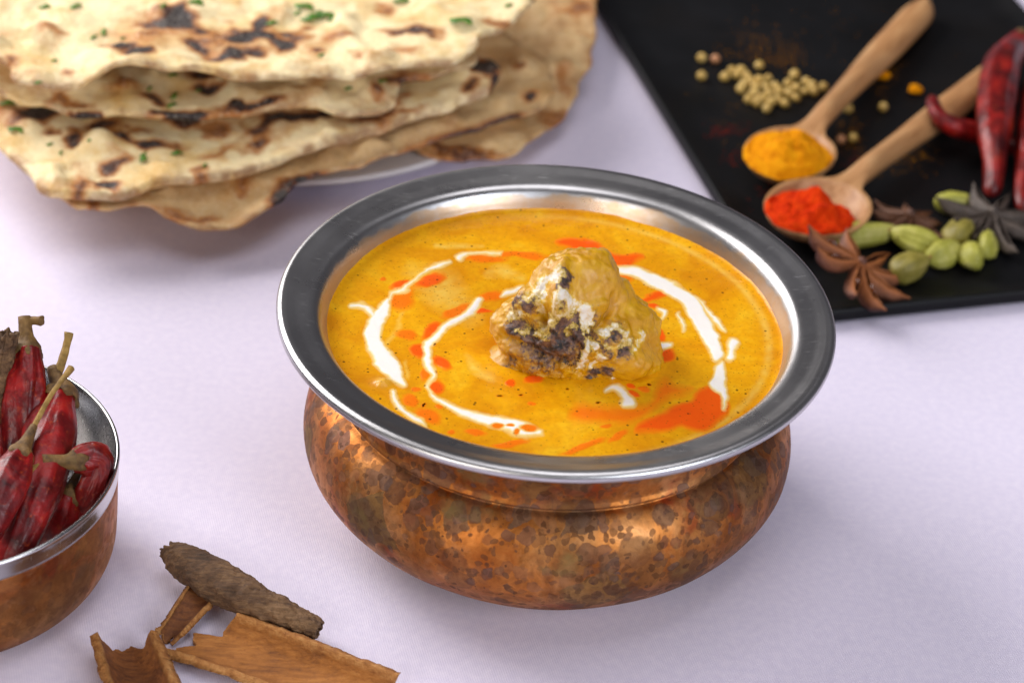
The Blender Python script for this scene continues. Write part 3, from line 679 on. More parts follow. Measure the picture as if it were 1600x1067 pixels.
    root = empty(name, (ctr2[0], ctr2[1], float(V[:, 2].min()))); tag(root, label, 'bread', group)
    obj('bread_sheet', V, F, mat, root, attrs=dict(char=ch2, edge=ed))
    for fx, fy, ln, rot in flecks:
        q = U(fx, fy, zm)
        for _ in range(4):
            i = np.argmin(((v2-q[:2])**2).sum(1)); q = U(fx, fy, top[i])
        leaf(q, ln*KM*1.5, rot, root)
    BREADS[name+label] = (v2, top); return root
def leaf(q, L, rot, root):
    L = max(L, .0016); n_ = 7; s_ = np.linspace(-1, 1, n_); w = .34*np.sqrt(np.clip(1-s_**2, 0.02, 1))*(1+.35*np.sin(5*s_+rot*7))
    bend = .12*L*np.cos(2.2*s_+rot); c_, sn = math.cos(rot), math.sin(rot); Vt = []
    for z_ in (.0005, .0001):
        for a in range(n_):
            for sd in (-1, 1):
                x, y = s_[a]*L/2, sd*w[a]*L/2+.1*L*math.sin(3*s_[a]); 
                Vt.append((q[0]+x*c_-y*sn, q[1]+(x*sn+y*c_)*1.3, q[2]+z_+max(0, bend[a])*.8))
    F = []; o2 = 2*n_
    for a in range(n_-1):
        i = 2*a; F += [(i, i+2, i+3, i+1), (o2+i, o2+i+1, o2+i+3, o2+i+2), (i, o2+i, o2+i+2, i+2), (i+1, i+3, o2+i+3, o2+i+1)]
    F += [(0, 1, o2+1, o2), (2*n_-2, o2+2*n_-2, o2+2*n_-1, 2*n_-1)]
    obj('coriander_fleck', Vt, F, LEAF, root, origin=q)

bread('flatbread', [(640, 232, .011), (700, 252, .009), (790, 242, .010), (850, 205, .011), (897, 150, .012), (925, 90, .013), (934, 40, .014), (922, -30, .014), (880, -120, .014), (760, -190, .013), (560, -170, .012), (480, -40, .011), (520, 130, .011)], ROTI,
      'tan flatbread at the bottom of the stack reaching out beside the tray', .0018, .0034, 12,
      chars=[(905, 20, 40, 30, .45), (870, 185, 20, 12, .5), (720, 240, 60, 10, .62), (885, 120, 14, 40, .35), (930, 95, 8, 40, .45), (640, 250, 60, 10, .6)], edgech=.45)
bread('flatbread', [(95, 312, .017), (140, 332, .017), (215, 322, .018), (262, 338, .017), (322, 350, .017), (380, 345, .016), (437, 318, .017), (475, 290, .018), (560, 268, .018), (660, 232, .018), (770, 196, .018), (845, 165, .019), (866, 128, .020), (852, 90, .020), (800, 62, .020), (700, 20, .019), (500, -60, .018), (250, -60, .018), (60, 60, .017), (10, 200, .017)], ROTI,
      'brown flatbread with scorched wavy rim under the folded naans', .0020, .0034, 23,
      chars=[(438, 308, 9, 26, .9, -.7), (480, 282, 40, 6, .95, .15), (520, 276, 22, 6, .9), (555, 268, 14, 6, .85), (585, 258, 12, 6, .8), (610, 250, 10, 5, .7), (470, 298, 30, 6, .9), (830, 148, 9, 6, .9), (810, 97, 10, 6, .7), (665, 238, 8, 5, .8), (140, 322, 10, 10, .5), (300, 340, 60, 6, .5), (385, 278, 16, 12, .4), (380, 300, 10, 8, .45)], edgech=.75)
bread('naan', [(-60, 130, .030), (-30, 190, .028), (0, 228, .027), (40, 268, .026), (62, 300, .026), (110, 306, .026), (172, 305, .026), (240, 296, .026), (330, 276, .027), (430, 252, .027), (520, 228, .028), (620, 196, .028), (700, 168, .029), (765, 150, .030), (778, 125, .031), (766, 100, .031), (730, 84, .031), (600, 40, .030), (400, -40, .030), (100, -60, .030), (-80, 30, .030)], NAAN,
      'thick folded naan with burnt patches and a broad lower crease', .0034, .0032, 31, fold=.3,
      chars=[(60, 182, 36, 14, .95), (112, 211, 14, 16, .8), (232, 222, 44, 12, 1.15), (160, 200, 30, 10, .8), (172, 253, 20, 10, .7), (168, 292, 18, 8, 1.2, .1), (126, 288, 14, 12, .55), (410, 205, 26, 22, .8, .3), (470, 182, 80, 12, 1.2, .2), (560, 158, 50, 12, 1.0, .3), (745, 105, 28, 14, 1.2), (772, 128, 8, 14, 1.2), (730, 135, 14, 12, .7), (340, 205, 24, 8, .45), (350, 240, 26, 8, .4, .5), (315, 268, 14, 8, .5), (600, 165, 60, 10, .6, .3), (285, 195, 30, 8, .8)],
      flecks=[(224, 246, 24, 1.4), (276, 241, 16, .2), (24, 204, 22, -.4), (142, 220, 10, .5), (78, 227, 9, .3), (320, 260, 9, 1.), (185, 238, 12, .4), (95, 240, 8, 1.2), (12, 130, 30, .1), (36, 144, 34, -.5), (12, 163, 22, 0)])
bread('naan', [(20, 150, .040), (66, 158, .038), (90, 172, .036), (130, 186, .035), (200, 193, .035), (270, 188, .036), (350, 177, .036), (425, 166, .037), (500, 172, .036), (560, 178, .035), (606, 168, .035), (622, 140, .036), (632, 125, .037), (690, 112, .038), (748, 92, .038), (700, 40, .039), (550, -20, .039), (250, -60, .039), (0, 20, .040), (-30, 110, .041)], NAAN,
      'middle naan with a long blackened edge and browned lip', .0022, .0032, 44, fold=.2,
      chars=[(190, 190, 84, 5, 1.25, -.06), (290, 182, 60, 5, 1.25, .12), (400, 166, 40, 5, 1.0, .15), (240, 152, 20, 9, .8), (335, 134, 26, 10, .95), (315, 117, 24, 8, .8), (190, 130, 22, 12, .5), (100, 160, 26, 8, .5), (585, 152, 12, 14, .65), (640, 130, 40, 8, .7), (130, 168, 20, 6, .5)],
      flecks=[(272, 152, 16, 1.2), (268, 166, 14, .6), (270, 119, 12, .1), (310, 143, 8, .4), (545, 140, 12, .2), (596, 129, 16, .5), (234, 140, 10, 1.1)])
bread('naan', [(-60, 60, .052), (-30, 92, .050), (14, 106, .048), (30, 132, .046), (70, 145, .045), (118, 143, .046), (150, 126, .050), (195, 108, .053), (250, 106, .053), (310, 110, .052), (380, 118, .049), (450, 120, .048), (540, 117, .048), (620, 106, .048), (700, 99, .048), (742, 82, .049), (747, 62, .051), (762, 56, .050), (800, 36, .050), (832, 8, .051), (845, -40, .051), (760, -130, .051), (450, -200, .051), (100, -190, .051), (-80, -60, .052)], NAAN,
      'topmost naan with dark burnt blisters and chopped coriander', .0021, .0040, 57, fold=.2,
      chars=[(222, 80, 20, 14, 1.3), (180, 74, 26, 10, 1.0), (280, 38, 36, 16, 1.15), (255, 45, 40, 16, .75), (282, 16, 8, 12, 1.0), (395, 52, 36, 20, 1.3, .2), (370, 62, 16, 10, 1.3), (430, 68, 26, 12, 1.0), (360, 85, 46, 10, 1.0, .2), (310, 70, 20, 14, .8, -.6), (460, 55, 20, 12, .7), (640, 50, 36, 8, .85), (600, 15, 22, 8, .5), (250, 15, 30, 10, .45), (80, 42, 20, 12, .4), (108, 110, 10, 8, .5), (18, 90, 12, 10, .55), (495, 78, 14, 5, .7), (528, 52, 20, 6, .5), (635, 82, 24, 6, .45), (556, 85, 14, 6, .4), (340, 60, 60, 20, .5), (220, 60, 60, 18, .4), (775, 40, 16, 8, .5)],
      flecks=[(118, 12, 18, .6), (70, 13, 18, .1), (255, 11, 14, 1.), (303, 6, 26, -.2), (475, 12, 28, -.4), (486, 31, 30, .2), (509, 26, 28, -.4), (498, 22, 18, .9), (520, 33, 14, .3), (425, 38, 18, .3), (628, 3, 24, 0), (720, 35, 32, -.3), (162, 52, 16, 1.4), (146, 60, 12, .9), (60, 131, 10, .3), (502, 88, 10, .5), (795, 10, 14, .4), (192, 62, 8, 0), (85, 96, 8, .2), (465, 22, 12, .8)])
# coriander lying on the naan at the far left belongs to that naan: a leafy sprig
# ================================================================== TRAY
ZT = .0030
ta, tb = U(928, 0, .004), U(1110, 300, .004); tc, td = U(1303, 503, .0015), U(1600, 471, .0015)
ang = math.radians(16.75); e2 = np.array([math.cos(ang), math.sin(ang)]); e1 = np.array([-math.sin(ang), math.cos(ang)])
la = ((ta+tb)/2)[:2]; lb = ((tc+td)/2)[:2]
A_ = np.column_stack([e1, -e2]); st = np.linalg.solve(A_, lb-la); Qc = la+e1*st[0]
TW, TD = .176, .300
def rrect(w, d, r, k=14):
    P = []
    for cx, cy, a0 in ((w-r, r, -90), (w-r, d-r, 0), (r, d-r, 90), (r, r, 180)):
        for i in range(k+1):
            a = math.radians(a0+90*i/k); P.append((cx+r*math.cos(a), cy+r*math.sin(a)))
    return np.array(P)
prof_t = [(-.0, .0035), (.0004, .0016), (.0030, .0003), (.0090, .0)]      # inset, z  (outside, going under)
tr_in = [(.0, .0050), (.0003, .0057), (.0011, .0060), (.0020, .0057), (.0050, .0043), (.0085, .0034), (.0120, ZT)]
V = []; loops = [(.0090, .0), (.0030, .0003), (.0004, .0012), (.0, .0030)]+tr_in; nl = len(loops)
for ins, z in loops:
    R_ = rrect(TW-2*ins, TD-2*ins, max(.010-ins*.4, .004)); R_ = R_+ins
    W2 = Qc+R_[:, :1]*e2+R_[:, 1:]*e1; V.append(np.column_stack([W2, np.full(len(W2), z)]))
nn_ = len(V[0]); V = np.vstack(V); F = [tuple(f_) for f_ in grid_faces(nl, nn_, True)]
F.append(tuple(range(nn_))[::-1]); F.append(tuple(range((nl-1)*nn_, nl*nn_)))
tray = obj('spice_tray', V, F, TRAY, origin=(*Qc, 0)); tag(tray, 'black rectangular slate tray holding the whole spices', 'tray')
if False: pass

# ------------------------------------------------------------------ spoons
def spoon(bpx, epx, label, blen, bwid, rimz, tail=.0, hw=.0066):
    c = U(*bpx, ZT+rimz); e = U(*epx, ZT+.008); d = (e-c)[:2]; Ltot = np.linalg.norm(d); d /= Ltot; nrm_ = np.array([-d[1], d[0]])
    root = empty('wooden_spoon', (c[0], c[1], ZT)); root.rotation_euler = (0, 0, math.atan2(d[1], d[0])); tag(root, label, 'spoon', 'wooden spoons on the slate tray')
    a, b = blen/2, bwid/2
    ns, nv = 150, 33; S = np.concatenate([-a*np.cos(np.linspace(0, math.pi*.5, 50)), np.linspace(0, Ltot, ns-49)[1:]]); vv = np.sin(np.linspace(-math.pi/2, math.pi/2, nv))
    def half(s):
        wb = np.where(np.abs(s) < a, b*np.sqrt(np.clip(1-(s/a)**2, 0, 1)), 0)
        u = np.clip((s-a*.72)/(Ltot-a*.72), 0, 1)
        wh = .0040+(hw-.0040)*sstep(.2, .7, u); wh = wh*np.sqrt(np.clip(1-np.clip((u-.90)/.1, 0, 1)**2, 0, 1)); wh = wh+.006*np.exp(-(np.clip(s-a*.8, 0, 1))/.004)*(s > 0)
        blend = sstep(a*.55, a*1.02, s); return np.maximum(wb*(1-blend*.0), wh*blend)
    w = half(S)+1e-5; Sg = S[:, None]*np.ones(nv); Wg = w[:, None]*vv
    e_ = np.hypot(Sg/a, Wg/b); inn_ = sstep(1.0, .86, e_); dep = rimz*.80
    u = np.clip(Sg/Ltot, 0, 1); zc = rimz+(.0055-rimz)*sstep(.1, 1., u); hh = .0040*sstep(a*.9, a*1.9, Sg)
    rnd = np.sqrt(np.clip(1-vv**2, 0, 1))[None]
    top = zc+hh*rnd-dep*np.clip(1-(e_/.90)**2, 0, 1)**.62*(Sg < a)
    under = np.clip(1-np.clip(e_, 0, 1)**2.2, 0, 1)**.7; bl = sstep(a*.6, a*1.3, Sg)
    bot = zc-(1-bl)*np.maximum((rimz-.0002)*under, .0010*rnd)-bl*np.minimum(.0052, zc-.0003)*rnd
    bot = np.minimum(bot, top-.0008*rnd)
    bot = np.maximum(bot, .0001)
    Vt = np.stack([Sg, Wg, top], -1).reshape(-1, 3); Vb = np.stack([Sg, Wg, bot], -1).reshape(-1, 3)
    F = [tuple(f_) for f_ in grid_faces(ns, nv)]; N0 = len(Vt); F += [tuple(i+N0 for i in f_[::-1]) for f_ in grid_faces(ns, nv)]
    for i in range(ns-1):
        F.append((i*nv, (i+1)*nv, N0+(i+1)*nv, N0+i*nv)); F.append((i*nv+nv-1, N0+i*nv+nv-1, N0+(i+1)*nv+nv-1, (i+1)*nv+nv-1))
    F.append(tuple(range(nv))+tuple(N0+i for i in range(nv))[::-1]); F.append((tuple((ns-1)*nv+i for i in range(nv))+tuple(N0+(ns-1)*nv+i for i in range(nv))[::-1])[::-1])
    me = mesh('spoon', np.vstack([Vt, Vb]), [f_[::-1] for f_ in F], WOOD)
    # bowl and handle are parts
    bmh = bmesh.new(); bmh.from_mesh(me); bmh2 = bmh.copy()
    cut = a*1.05
    bmesh.ops.delete(bmh, geom=[f_ for f_ in bmh.faces if f_.calc_center_median().x > cut], context='FACES')
    bmesh.ops.delete(bmh2, geom=[f_ for f_ in bmh2.faces if f_.calc_center_median().x <= cut], context='FACES')
    for nm, b_ in (('spoon_bowl', bmh), ('handle', bmh2)):
        m2 = bpy.data.meshes.new(nm); bmesh.ops.recalc_face_normals(b_, faces=b_.faces); b_.to_mesh(m2); b_.free(); m2.materials.append(WOOD); m2.polygons.foreach_set('use_smooth', [True]*len(m2.polygons)); ob(nm, m2, root)
    return root, a, b, rimz, dep
def heap(root, a, b, rimz, dep, mat, name, label, hgt, cx, ex, seed, amp, asym=0, ey=1.):
    n_, m_ = 46, 120; rho = np.linspace(0, 1, n_)[1:]; t_ = np.linspace(0, 2*np.pi, m_, endpoint=False)
    X = rho[:, None]*np.cos(t_)*a*.86*ex+cx; Y_ = rho[:, None]*np.sin(t_)*b*.86*ey
    e_ = np.hypot(X/a, Y_/b); inb = rimz-dep*np.clip(1-(e_/.90)**2, 0, 1)**.62
    P = np.stack([X, Y_, 0*X], -1); k = np.clip(1-rho[:, None]**2.6, 0, 1)**.8*np.ones_like(X)
    nz = fbm(P, 130, 4, seed, .55); nz2 = np.abs(fbm(P, 260, 3, seed+7))
    top = inb*(1-k)+(rimz+hgt+asym*(-X/a)*.003)*k+amp*(nz-.3*nz2)*sstep(1., .8, rho[:, None])+.0004
    wb = 1+.05*fbm(np.stack([np.cos(t_), np.sin(t_), 0*t_], -1), 3, 3, seed+4)
    V = np.stack([X*wb, Y_*wb, top], -1).reshape(-1, 3); V = np.vstack([V, [cx, 0, rimz+hgt+amp*.2]])
    V2 = np.stack([X*wb, Y_*wb, np.minimum(inb+.0003, top-.0001)], -1).reshape(-1, 3); N0 = len(V); V = np.vstack([V, V2, [cx, 0, rimz-dep+.0003]])
    F = [tuple(f_) for f_ in grid_faces(n_-1, m_, True)]; F += [(N0-1, j, (j+1) % m_) for j in range(m_)]
    F += [tuple(i+N0 for i in f_[::-1]) for f_ in grid_faces(n_-1, m_, True)]; F += [(len(V)-1, N0+(j+1) % m_, N0+j) for j in range(m_)]
    o0 = (n_-2)*m_; F += [(o0+j, o0+N0+j, o0+N0+(j+1) % m_, o0+(j+1) % m_) for j in range(m_)]
    o = ob(name, mesh(name, V, [f_ for f_ in F], mat)); o.location = root.location; o.rotation_euler = root.rotation_euler; tag(o, label, 'spice'); return o
s1 = spoon((1234, 238), (1448, 0), 'pale wooden spoon heaped with yellow turmeric', .0400, .0335, .0100)
heap(*s1, TURM, 'turmeric_powder', 'heap of bright yellow turmeric powder in a wooden spoon', .0072, -.0026, 1.10, 5, .0036, ey=1.11)
s2 = spoon((1278, 322), (1575, 92), 'wooden spoon holding red chilli powder beside the star anise', .0430, .0370, .0105)
heap(*s2, CHIP, 'chilli_powder', 'heap of bright red chilli powder in a wooden spoon', .0050, -.0046, .92, 15, .0042, 1., ey=1.02)

# ------------------------------------------------------------------ star anise
def carpel(L, w, h, opening, seed, mat):
    """boat-shaped husk along +x, open on top, pointed and lifted at the tip"""
    n_, m_ = 26, 23; s_ = np.linspace(0, 1, n_); W_ = w*(.30+.70*np.sin(np.pi*np.clip(s_*.92+.10, 0, 1))**.9)*np.where(s_ > .78, 1-sstep(.78, 1.0, s_)*.88, 1)
    Hh = h*(.45+.55*np.sin(np.pi*np.clip(s_*.85+.12, 0, 1)))*np.where(s_ > .8, 1-sstep(.8, 1., s_)*.7, 1)
    lift = .0016*s_**3+.0006*np.sin(s_*5+seed)
    gap = opening*np.sin(np.pi*np.clip(s_*1.05, 0, 1))
    t = np.linspace(-1, 1, m_); A = np.abs(t)
    endk = .10+.35*opening+.25*opening*np.sin(np.pi*s_)
    outs = []
    for off in (0, 1):
        ya = np.sin(A[None]*np.pi*(1-np.clip(endk*.55, .04, .4))[:, None]); y = np.sign(t)[None]*ya*W_[:, None]*(1-.2*off)
        z = -Hh[:, None]*(1-off*.16)*np.cos(A*np.pi/2)[None]**.8+.0*y
        outs.append(np.stack([s_[:, None]*L*np.ones(m_), y, z+lift[:, None]], -1).reshape(-1, 3))
    V = np.vstack(outs); V = V+(fbm(V+seed*3.1, 420, 3, seed)*.0004)[:, None]*np.array([.3, 1, 1])
    lip_ = np.tile((A**5)[None]*np.ones((n_, 1)), (2, 1, 1)).ravel()
    F = [tuple(f_) for f_ in grid_faces(n_, m_)]; N0 = n_*m_; F += [tuple(i+N0 for i in f_[::-1]) for f_ in grid_faces(n_, m_)]
    for i in range(n_-1):
        F.append((i*m_, N0+i*m_, N0+(i+1)*m_, (i+1)*m_)[::-1]); F.append((i*m_+m_-1, (i+1)*m_+m_-1, N0+(i+1)*m_+m_-1, N0+i*m_+m_-1)[::-1])
    for i in (0, n_-1):
        for j in range(m_-1): F.append((i*m_+j, i*m_+j+1, N0+i*m_+j+1, N0+i*m_+j))
    return mesh('carpel', V, F, mat, attrs=dict(lip=lip_))
def ellip(name, rx, ry, rz, mat, seg=16, ring=10, amp=.0, ridges=0, pw=1., seed=0):
    """lathe-like body along x with optional ridges"""
    u = np.linspace(0, np.pi, ring+2); t = np.linspace(0, 2*np.pi, seg, endpoint=False)
    X = -np.cos(u)[1:-1]; R = np.sin(u)[1:-1]**pw
    k = 1+amp*np.cos(ridges*t+seed)
    V = np.stack([rx*X[:, None]*np.ones(seg), ry*R[:, None]*np.cos(t)*k, rz*R[:, None]*np.sin(t)*k], -1).reshape(-1, 3); V = np.vstack([V, [-rx, 0, 0], [rx, 0, 0]])
    F = [tuple(f_) for f_ in grid_faces(ring, seg, True)]; N0 = ring*seg
    for j in range(seg): F += [(N0, (j+1) % seg, j), (N0+1, (ring-1)*seg+j, (ring-1)*seg+(j+1) % seg)]
    return mesh(name, V, [f_[::-1] for f_ in F], mat)
def star(px, py, size, tilt, arms, mat, label, zc, seedmat=ANSEED, h=.0058, w=.0029, dirtilt=-90):
    """arms: list of (angle deg in the star's plane, length factor, opening, droop)"""
    c = U(px, py, ZT+zc); root = empty('star_anise', (c[0], c[1], ZT)); tag(root, label, 'star anise', 'star anise on the slate tray')
    Tm = Matrix.Translation((0, 0, zc)) @ Matrix.Rotation(math.radians(tilt), 4, Matrix.Rotation(math.radians(dirtilt), 3, 'Z') @ Vector((0, 1, 0)))
    zmin = 1
    kids = []
    for i, (a, l, op, dr) in enumerate(arms):
        me = carpel(size*l, w*(.9+.2*((i*7) % 5)/5), h*(.9+.2*((i*3) % 5)/5), op, i+1, mat); o = ob('carpel', me, root)
        o.matrix_local = Tm @ Matrix.Rotation(math.radians(a), 4, 'Z') @ Matrix.Translation((.0012, 0, 0)) @ Matrix.Rotation(math.radians(dr), 4, 'Y')
        kids.append(o)
        if op > .3:
            sd = ob('seed', ellip('seed', .0022, .0009, .0015, seedmat), o); sd.location = (size*l*.5, 0, -.0002)
    hub = ob('hub', ellip('hub', .0020, .0018, .0018, mat, amp=.1, ridges=5), root); hub.matrix_local = Tm @ Matrix.Rotation(math.pi/2, 4, 'Y')
    kids.append(hub)
    bpy.context.view_layer.update()
    for o in kids:
        M_ = o.matrix_world; zmin = min(zmin, min((M_ @ v.co).z for v in o.data.vertices))
    root.location.z += ZT+.0002-zmin
    return root
star(1346, 412, .0205, 30, [(-98, 1.0, .42, 8), (-66, 1.05, .34, 8), (-20, .95, .30, 4), (12, .9, .25, 0), (48, .82, .3, -4), (122, .62, .3, -8), (172, 1.05, .42, 2), (204, 1.0, .36, 4)], ANISE,
     'reddish brown star anise with split pods beside the copper bowl', .0110, dirtilt=0, w=.0028, h=.0062)
star(1424, 330, .0140, 8, [(a, .9+.15*math.sin(a), .25, 16) for a in (-150, -112, -74, -36, 4, 44, 92, 140, 176)], ANISE_D, 'dark brown star anise seen edge on between cardamom pods', .0098, w=.0024, dirtilt=0)
star(1552, 330, .0180, 10, [(-118, .95, .25, 14), (-68, 1.12, .3, 14), (-150, .95, .2, 10), (172, 1.1, .2, 8), (-22, 1.05, .3, 10), (20, 1., .2, 4), (62, .9, .2, 0), (112, .85, .2, 0), (-95, .75, .2, 18)], ANISE_G, 'greyish charcoal star anise at the foot of the tray chillies', .0095, w=.0026, dirtilt=0)

# ------------------------------------------------------------------ cardamom pods
def pod(px, py, L, w, rot, tilt, mat, label, z=None, stalk=True):
    w = w*.46; L = L*1.06; z = ZT+w*.93 if z is None else ZT+z
    c = U(px, py, z); root = empty('cardamom_pod', c); root.rotation_euler = (random.uniform(-.6, .6), math.radians(tilt), math.radians(rot)); tag(root, label, 'cardamom', 'cardamom pods on the slate tray')
    n_, m_ = 24, 36; u = np.linspace(0, np.pi, n_+2); t = np.linspace(0, 2*np.pi, m_, endpoint=False); X = -np.cos(u)[1:-1]; R = np.sin(u)[1:-1]**1.08
    k = (1+.12*np.cos(3*t))[None]+.075*np.cos(12*t+.3)[None]*np.sin(u)[1:-1][:, None]
    P = np.stack([L/2*X[:, None]*np.ones(m_), w*R[:, None]*np.cos(t)*k*(1-.18*X[:, None]), w*R[:, None]*np.sin(t)*k*(1-.18*X[:, None])], -1)
    P = P+(fbm(P+px, 260, 3, 5)*.00035)[..., None]*np.array([.2, 1, 1])
    V = np.vstack([P.reshape(-1, 3), [-L/2*1.02, 0, 0], [L/2*1.12, 0, 0]]); F = [tuple(f_)[::-1] for f_ in grid_faces(n_, m_, True)]; N0 = n_*m_
    for j in range(m_): F += [(N0, j, (j+1) % m_), (N0+1, (n_-1)*m_+(j+1) % m_, (n_-1)*m_+j)]
    ob('husk', mesh('husk', V, F, mat), root)
    V, F = tube(np.array([(L/2*1.0, 0, 0), (L/2*1.12, .0001, .0001), (L/2*1.22, .0004, .0003)]), [.0009, .0007, .0005], 8); ob('stalk', mesh('stalk', V, F, STEM), root)
    bpy.context.view_layer.update(); zm_ = min((root.matrix_world @ v.co).z for v in root.children[0].data.vertices)
    if zm_ < ZT or tilt == 0: root.location.z += ZT+.0001-zm_
    return root
pod(1347, 368, .0265, .0096, 14, 0, CARD, 'longest cardamom pod lying behind the reddish star anise')
pod(1432, 380, .0190, .0105, 158, -8, CARD, 'plump cardamom pod with a pale stalk beside the long pod')
pod(1422, 420, .0165, .0110, 40, 0, CARD_D, 'rounded cardamom pod touching the tips of the reddish star anise')
pod(1474, 397, .0150, .0100, 35, 0, CARD, 'cardamom pod with a pinkish end in the middle of the row')
pod(1499, 366, .0155, .0105, 60, 0, CARD_D, 'dark green cardamom pod leaning behind the row')
pod(1516, 401, .0125, .0092, 100, 0, CARD, 'small blunt cardamom pod with its end facing the tray rim')
pod(1541, 382, .0150, .0088, 78, 0, CARD, 'upright looking cardamom pod at the grey star anise end of the row')
pod(1492, 318, .0150, .0085, 10, 0, CARD, 'lone cardamom pod between the dark and the grey star anise')

# ------------------------------------------------------------------ coriander seeds
def z6(x, y): return (1060+x/4, 60+y/4)
pile = [(330, 195), (415, 170), (500, 170), (290, 240), (395, 320), (440, 380), (500, 400), (555, 440), (480, 310), (455, 250), (540, 300), (590, 220), (600, 270), (620, 330), (720, 230), (680, 285), (745, 290), (800, 270), (840, 335), (900, 310), (735, 375), (680, 410), (600, 410), (420, 235), (370, 225), (520, 250), (560, 350), (640, 385), (850, 290), (460, 345), (690, 345), (780, 320), (530, 375), (410, 285)]
lone = [((145, 122), SEED, 'yellow coriander seed touching a pinkish seed'), ((232, 130), SEED_P, 'pinkish coriander seed beside a yellow one'), ((145, 235), SEED, 'pale coriander seed lying apart below the two touching seeds'),
        ((1060, 440), SEED, 'coriander seed beside the neck of the turmeric spoon'), ((1280, 430), SEED, 'coriander seed alone on the slate between the two spoon handles'), ((1092, 622), SEED, 'coriander seed at the rim of the turmeric spoon bowl'), ((1015, 635), SEED_P, 'brownish coriander seed tucked against the turmeric spoon bowl')]
rs = .00195
pos = np.array([U(*z6(*p), ZT+rs+(.0024 if i in (1, 9, 11, 12, 16, 25) else 0)) for i, p in enumerate(pile)])
pos += RNG.normal(0, .0006, pos.shape)*[1, 1, .3]
for it in range(40):
    for i in range(len(pos)):
        d = pos-pos[i]; l = np.linalg.norm(d, axis=1); l[i] = 9; j = np.where(l < 2*rs*.97)[0]
        for q in j:
            pu = (2*rs*.97-l[q])*.25*d[q]/(l[q]+1e-9); pos[q] += pu; pos[i] -= pu
    pos[:, 2] -= .00006; pos[:, 2] = np.maximum(pos[:, 2], ZT+rs*.97)
seed_me = ellip('coriander_seed', rs*1.04, rs*.96, rs*.96, SEED, 24, 12, .045, 12); seed_mp = ellip('coriander_seed', rs*1.04, rs*.96, rs*.96, SEED_P, 24, 12, .045, 12)
for p in pos:
    o = ob('coriander_seed', seed_me, None, p); o.rotation_euler = RNG.uniform(0, 6, 3); o.scale = RNG.uniform(.86, 1.1)*np.array([1.06, 1, .96]); tag(o, 'tan coriander seed in the loose heap behind the turmeric spoon', 'seed', 'coriander seeds heaped on the slate tray')
for (p, m_, lab) in lone:
    o = ob('coriander_seed', seed_mp if m_ is SEED_P else seed_me, None, U(*z6(*p), ZT+rs*.97)); o.rotation_euler = RNG.uniform(0, 6, 3); tag(o, lab, 'seed')
# crumbs of turmeric and dust
def crumb(px, py, r_, mat, label):
    n_ = 40; bm = bmesh.new(); bmesh.ops.create_icosphere(bm, subdivisions=3, radius=1); c = U(px, py, ZT)
    V = np.array([v.co[:] for v in bm.verts]); F = [[v.index for v in f_.verts] for f_ in bm.faces]; bm.free()
    V = V*(1+.45*fbm(V+px, 1.6, 3, 3))[:, None]; V = V*[r_*1.2, r_, r_*.6]; V[:, 2] -= V[:, 2].min()-.0001
    o = obj('turmeric_crumb', V+c, F, mat, origin=c); tag(o, label, 'spice')
crumb(*z6(1268, 258), .0028, TURM, 'turmeric crumb beside the turmeric spoon handle'); crumb(*z6(1480, 342), .0026, TURM, 'turmeric crumb near the curled chilli tip')
def dust(name, pts, mat, label, seed):
    rg = np.random.default_rng(seed); V = []; F = []
    for px, py, sx, sy, n_ in pts:
        for _ in range(n_):
            c = U(px+rg.normal(0, sx), py+rg.normal(0, sy), ZT+.00005); r_ = rg.uniform(.00010, .00032); b = len(V)
            for dx, dy, dz in ((1, 0, .3), (-.5, .8, .3), (-.5, -.8, .3), (0, 0, 1.3)): V.append((c[0]+dx*r_, c[1]+dy*r_, c[2]+dz*r_))
            F += [(b, b+1, b+3), (b+1, b+2, b+3), (b+2, b, b+3), (b, b+2, b+1)]
    o = obj(name, np.array(V), F, mat, smooth=False); tag(o, label, 'spice', None, 'stuff')
dust('turmeric_dust', [(1195, 85, 30, 14, 130), (1180, 60, 30, 20, 60), (1140, 180, 20, 30, 40), (1235, 95, 14, 10, 70), (1330, 215, 14, 14, 90), (1390, 255, 30, 14, 120), (1430, 235, 20, 10, 70), (1385, 120, 18, 14, 60), (1300, 60, 50, 30, 30)], TURM, 'fine yellow turmeric dust scattered on the slate', 3)
dust('chilli_dust', [(1130, 205, 18, 6, 70), (1145, 245, 12, 8, 40), (1200, 300, 20, 12, 40), (1335, 250, 14, 10, 40)], CHIP, 'specks of red chilli powder on the slate', 4)

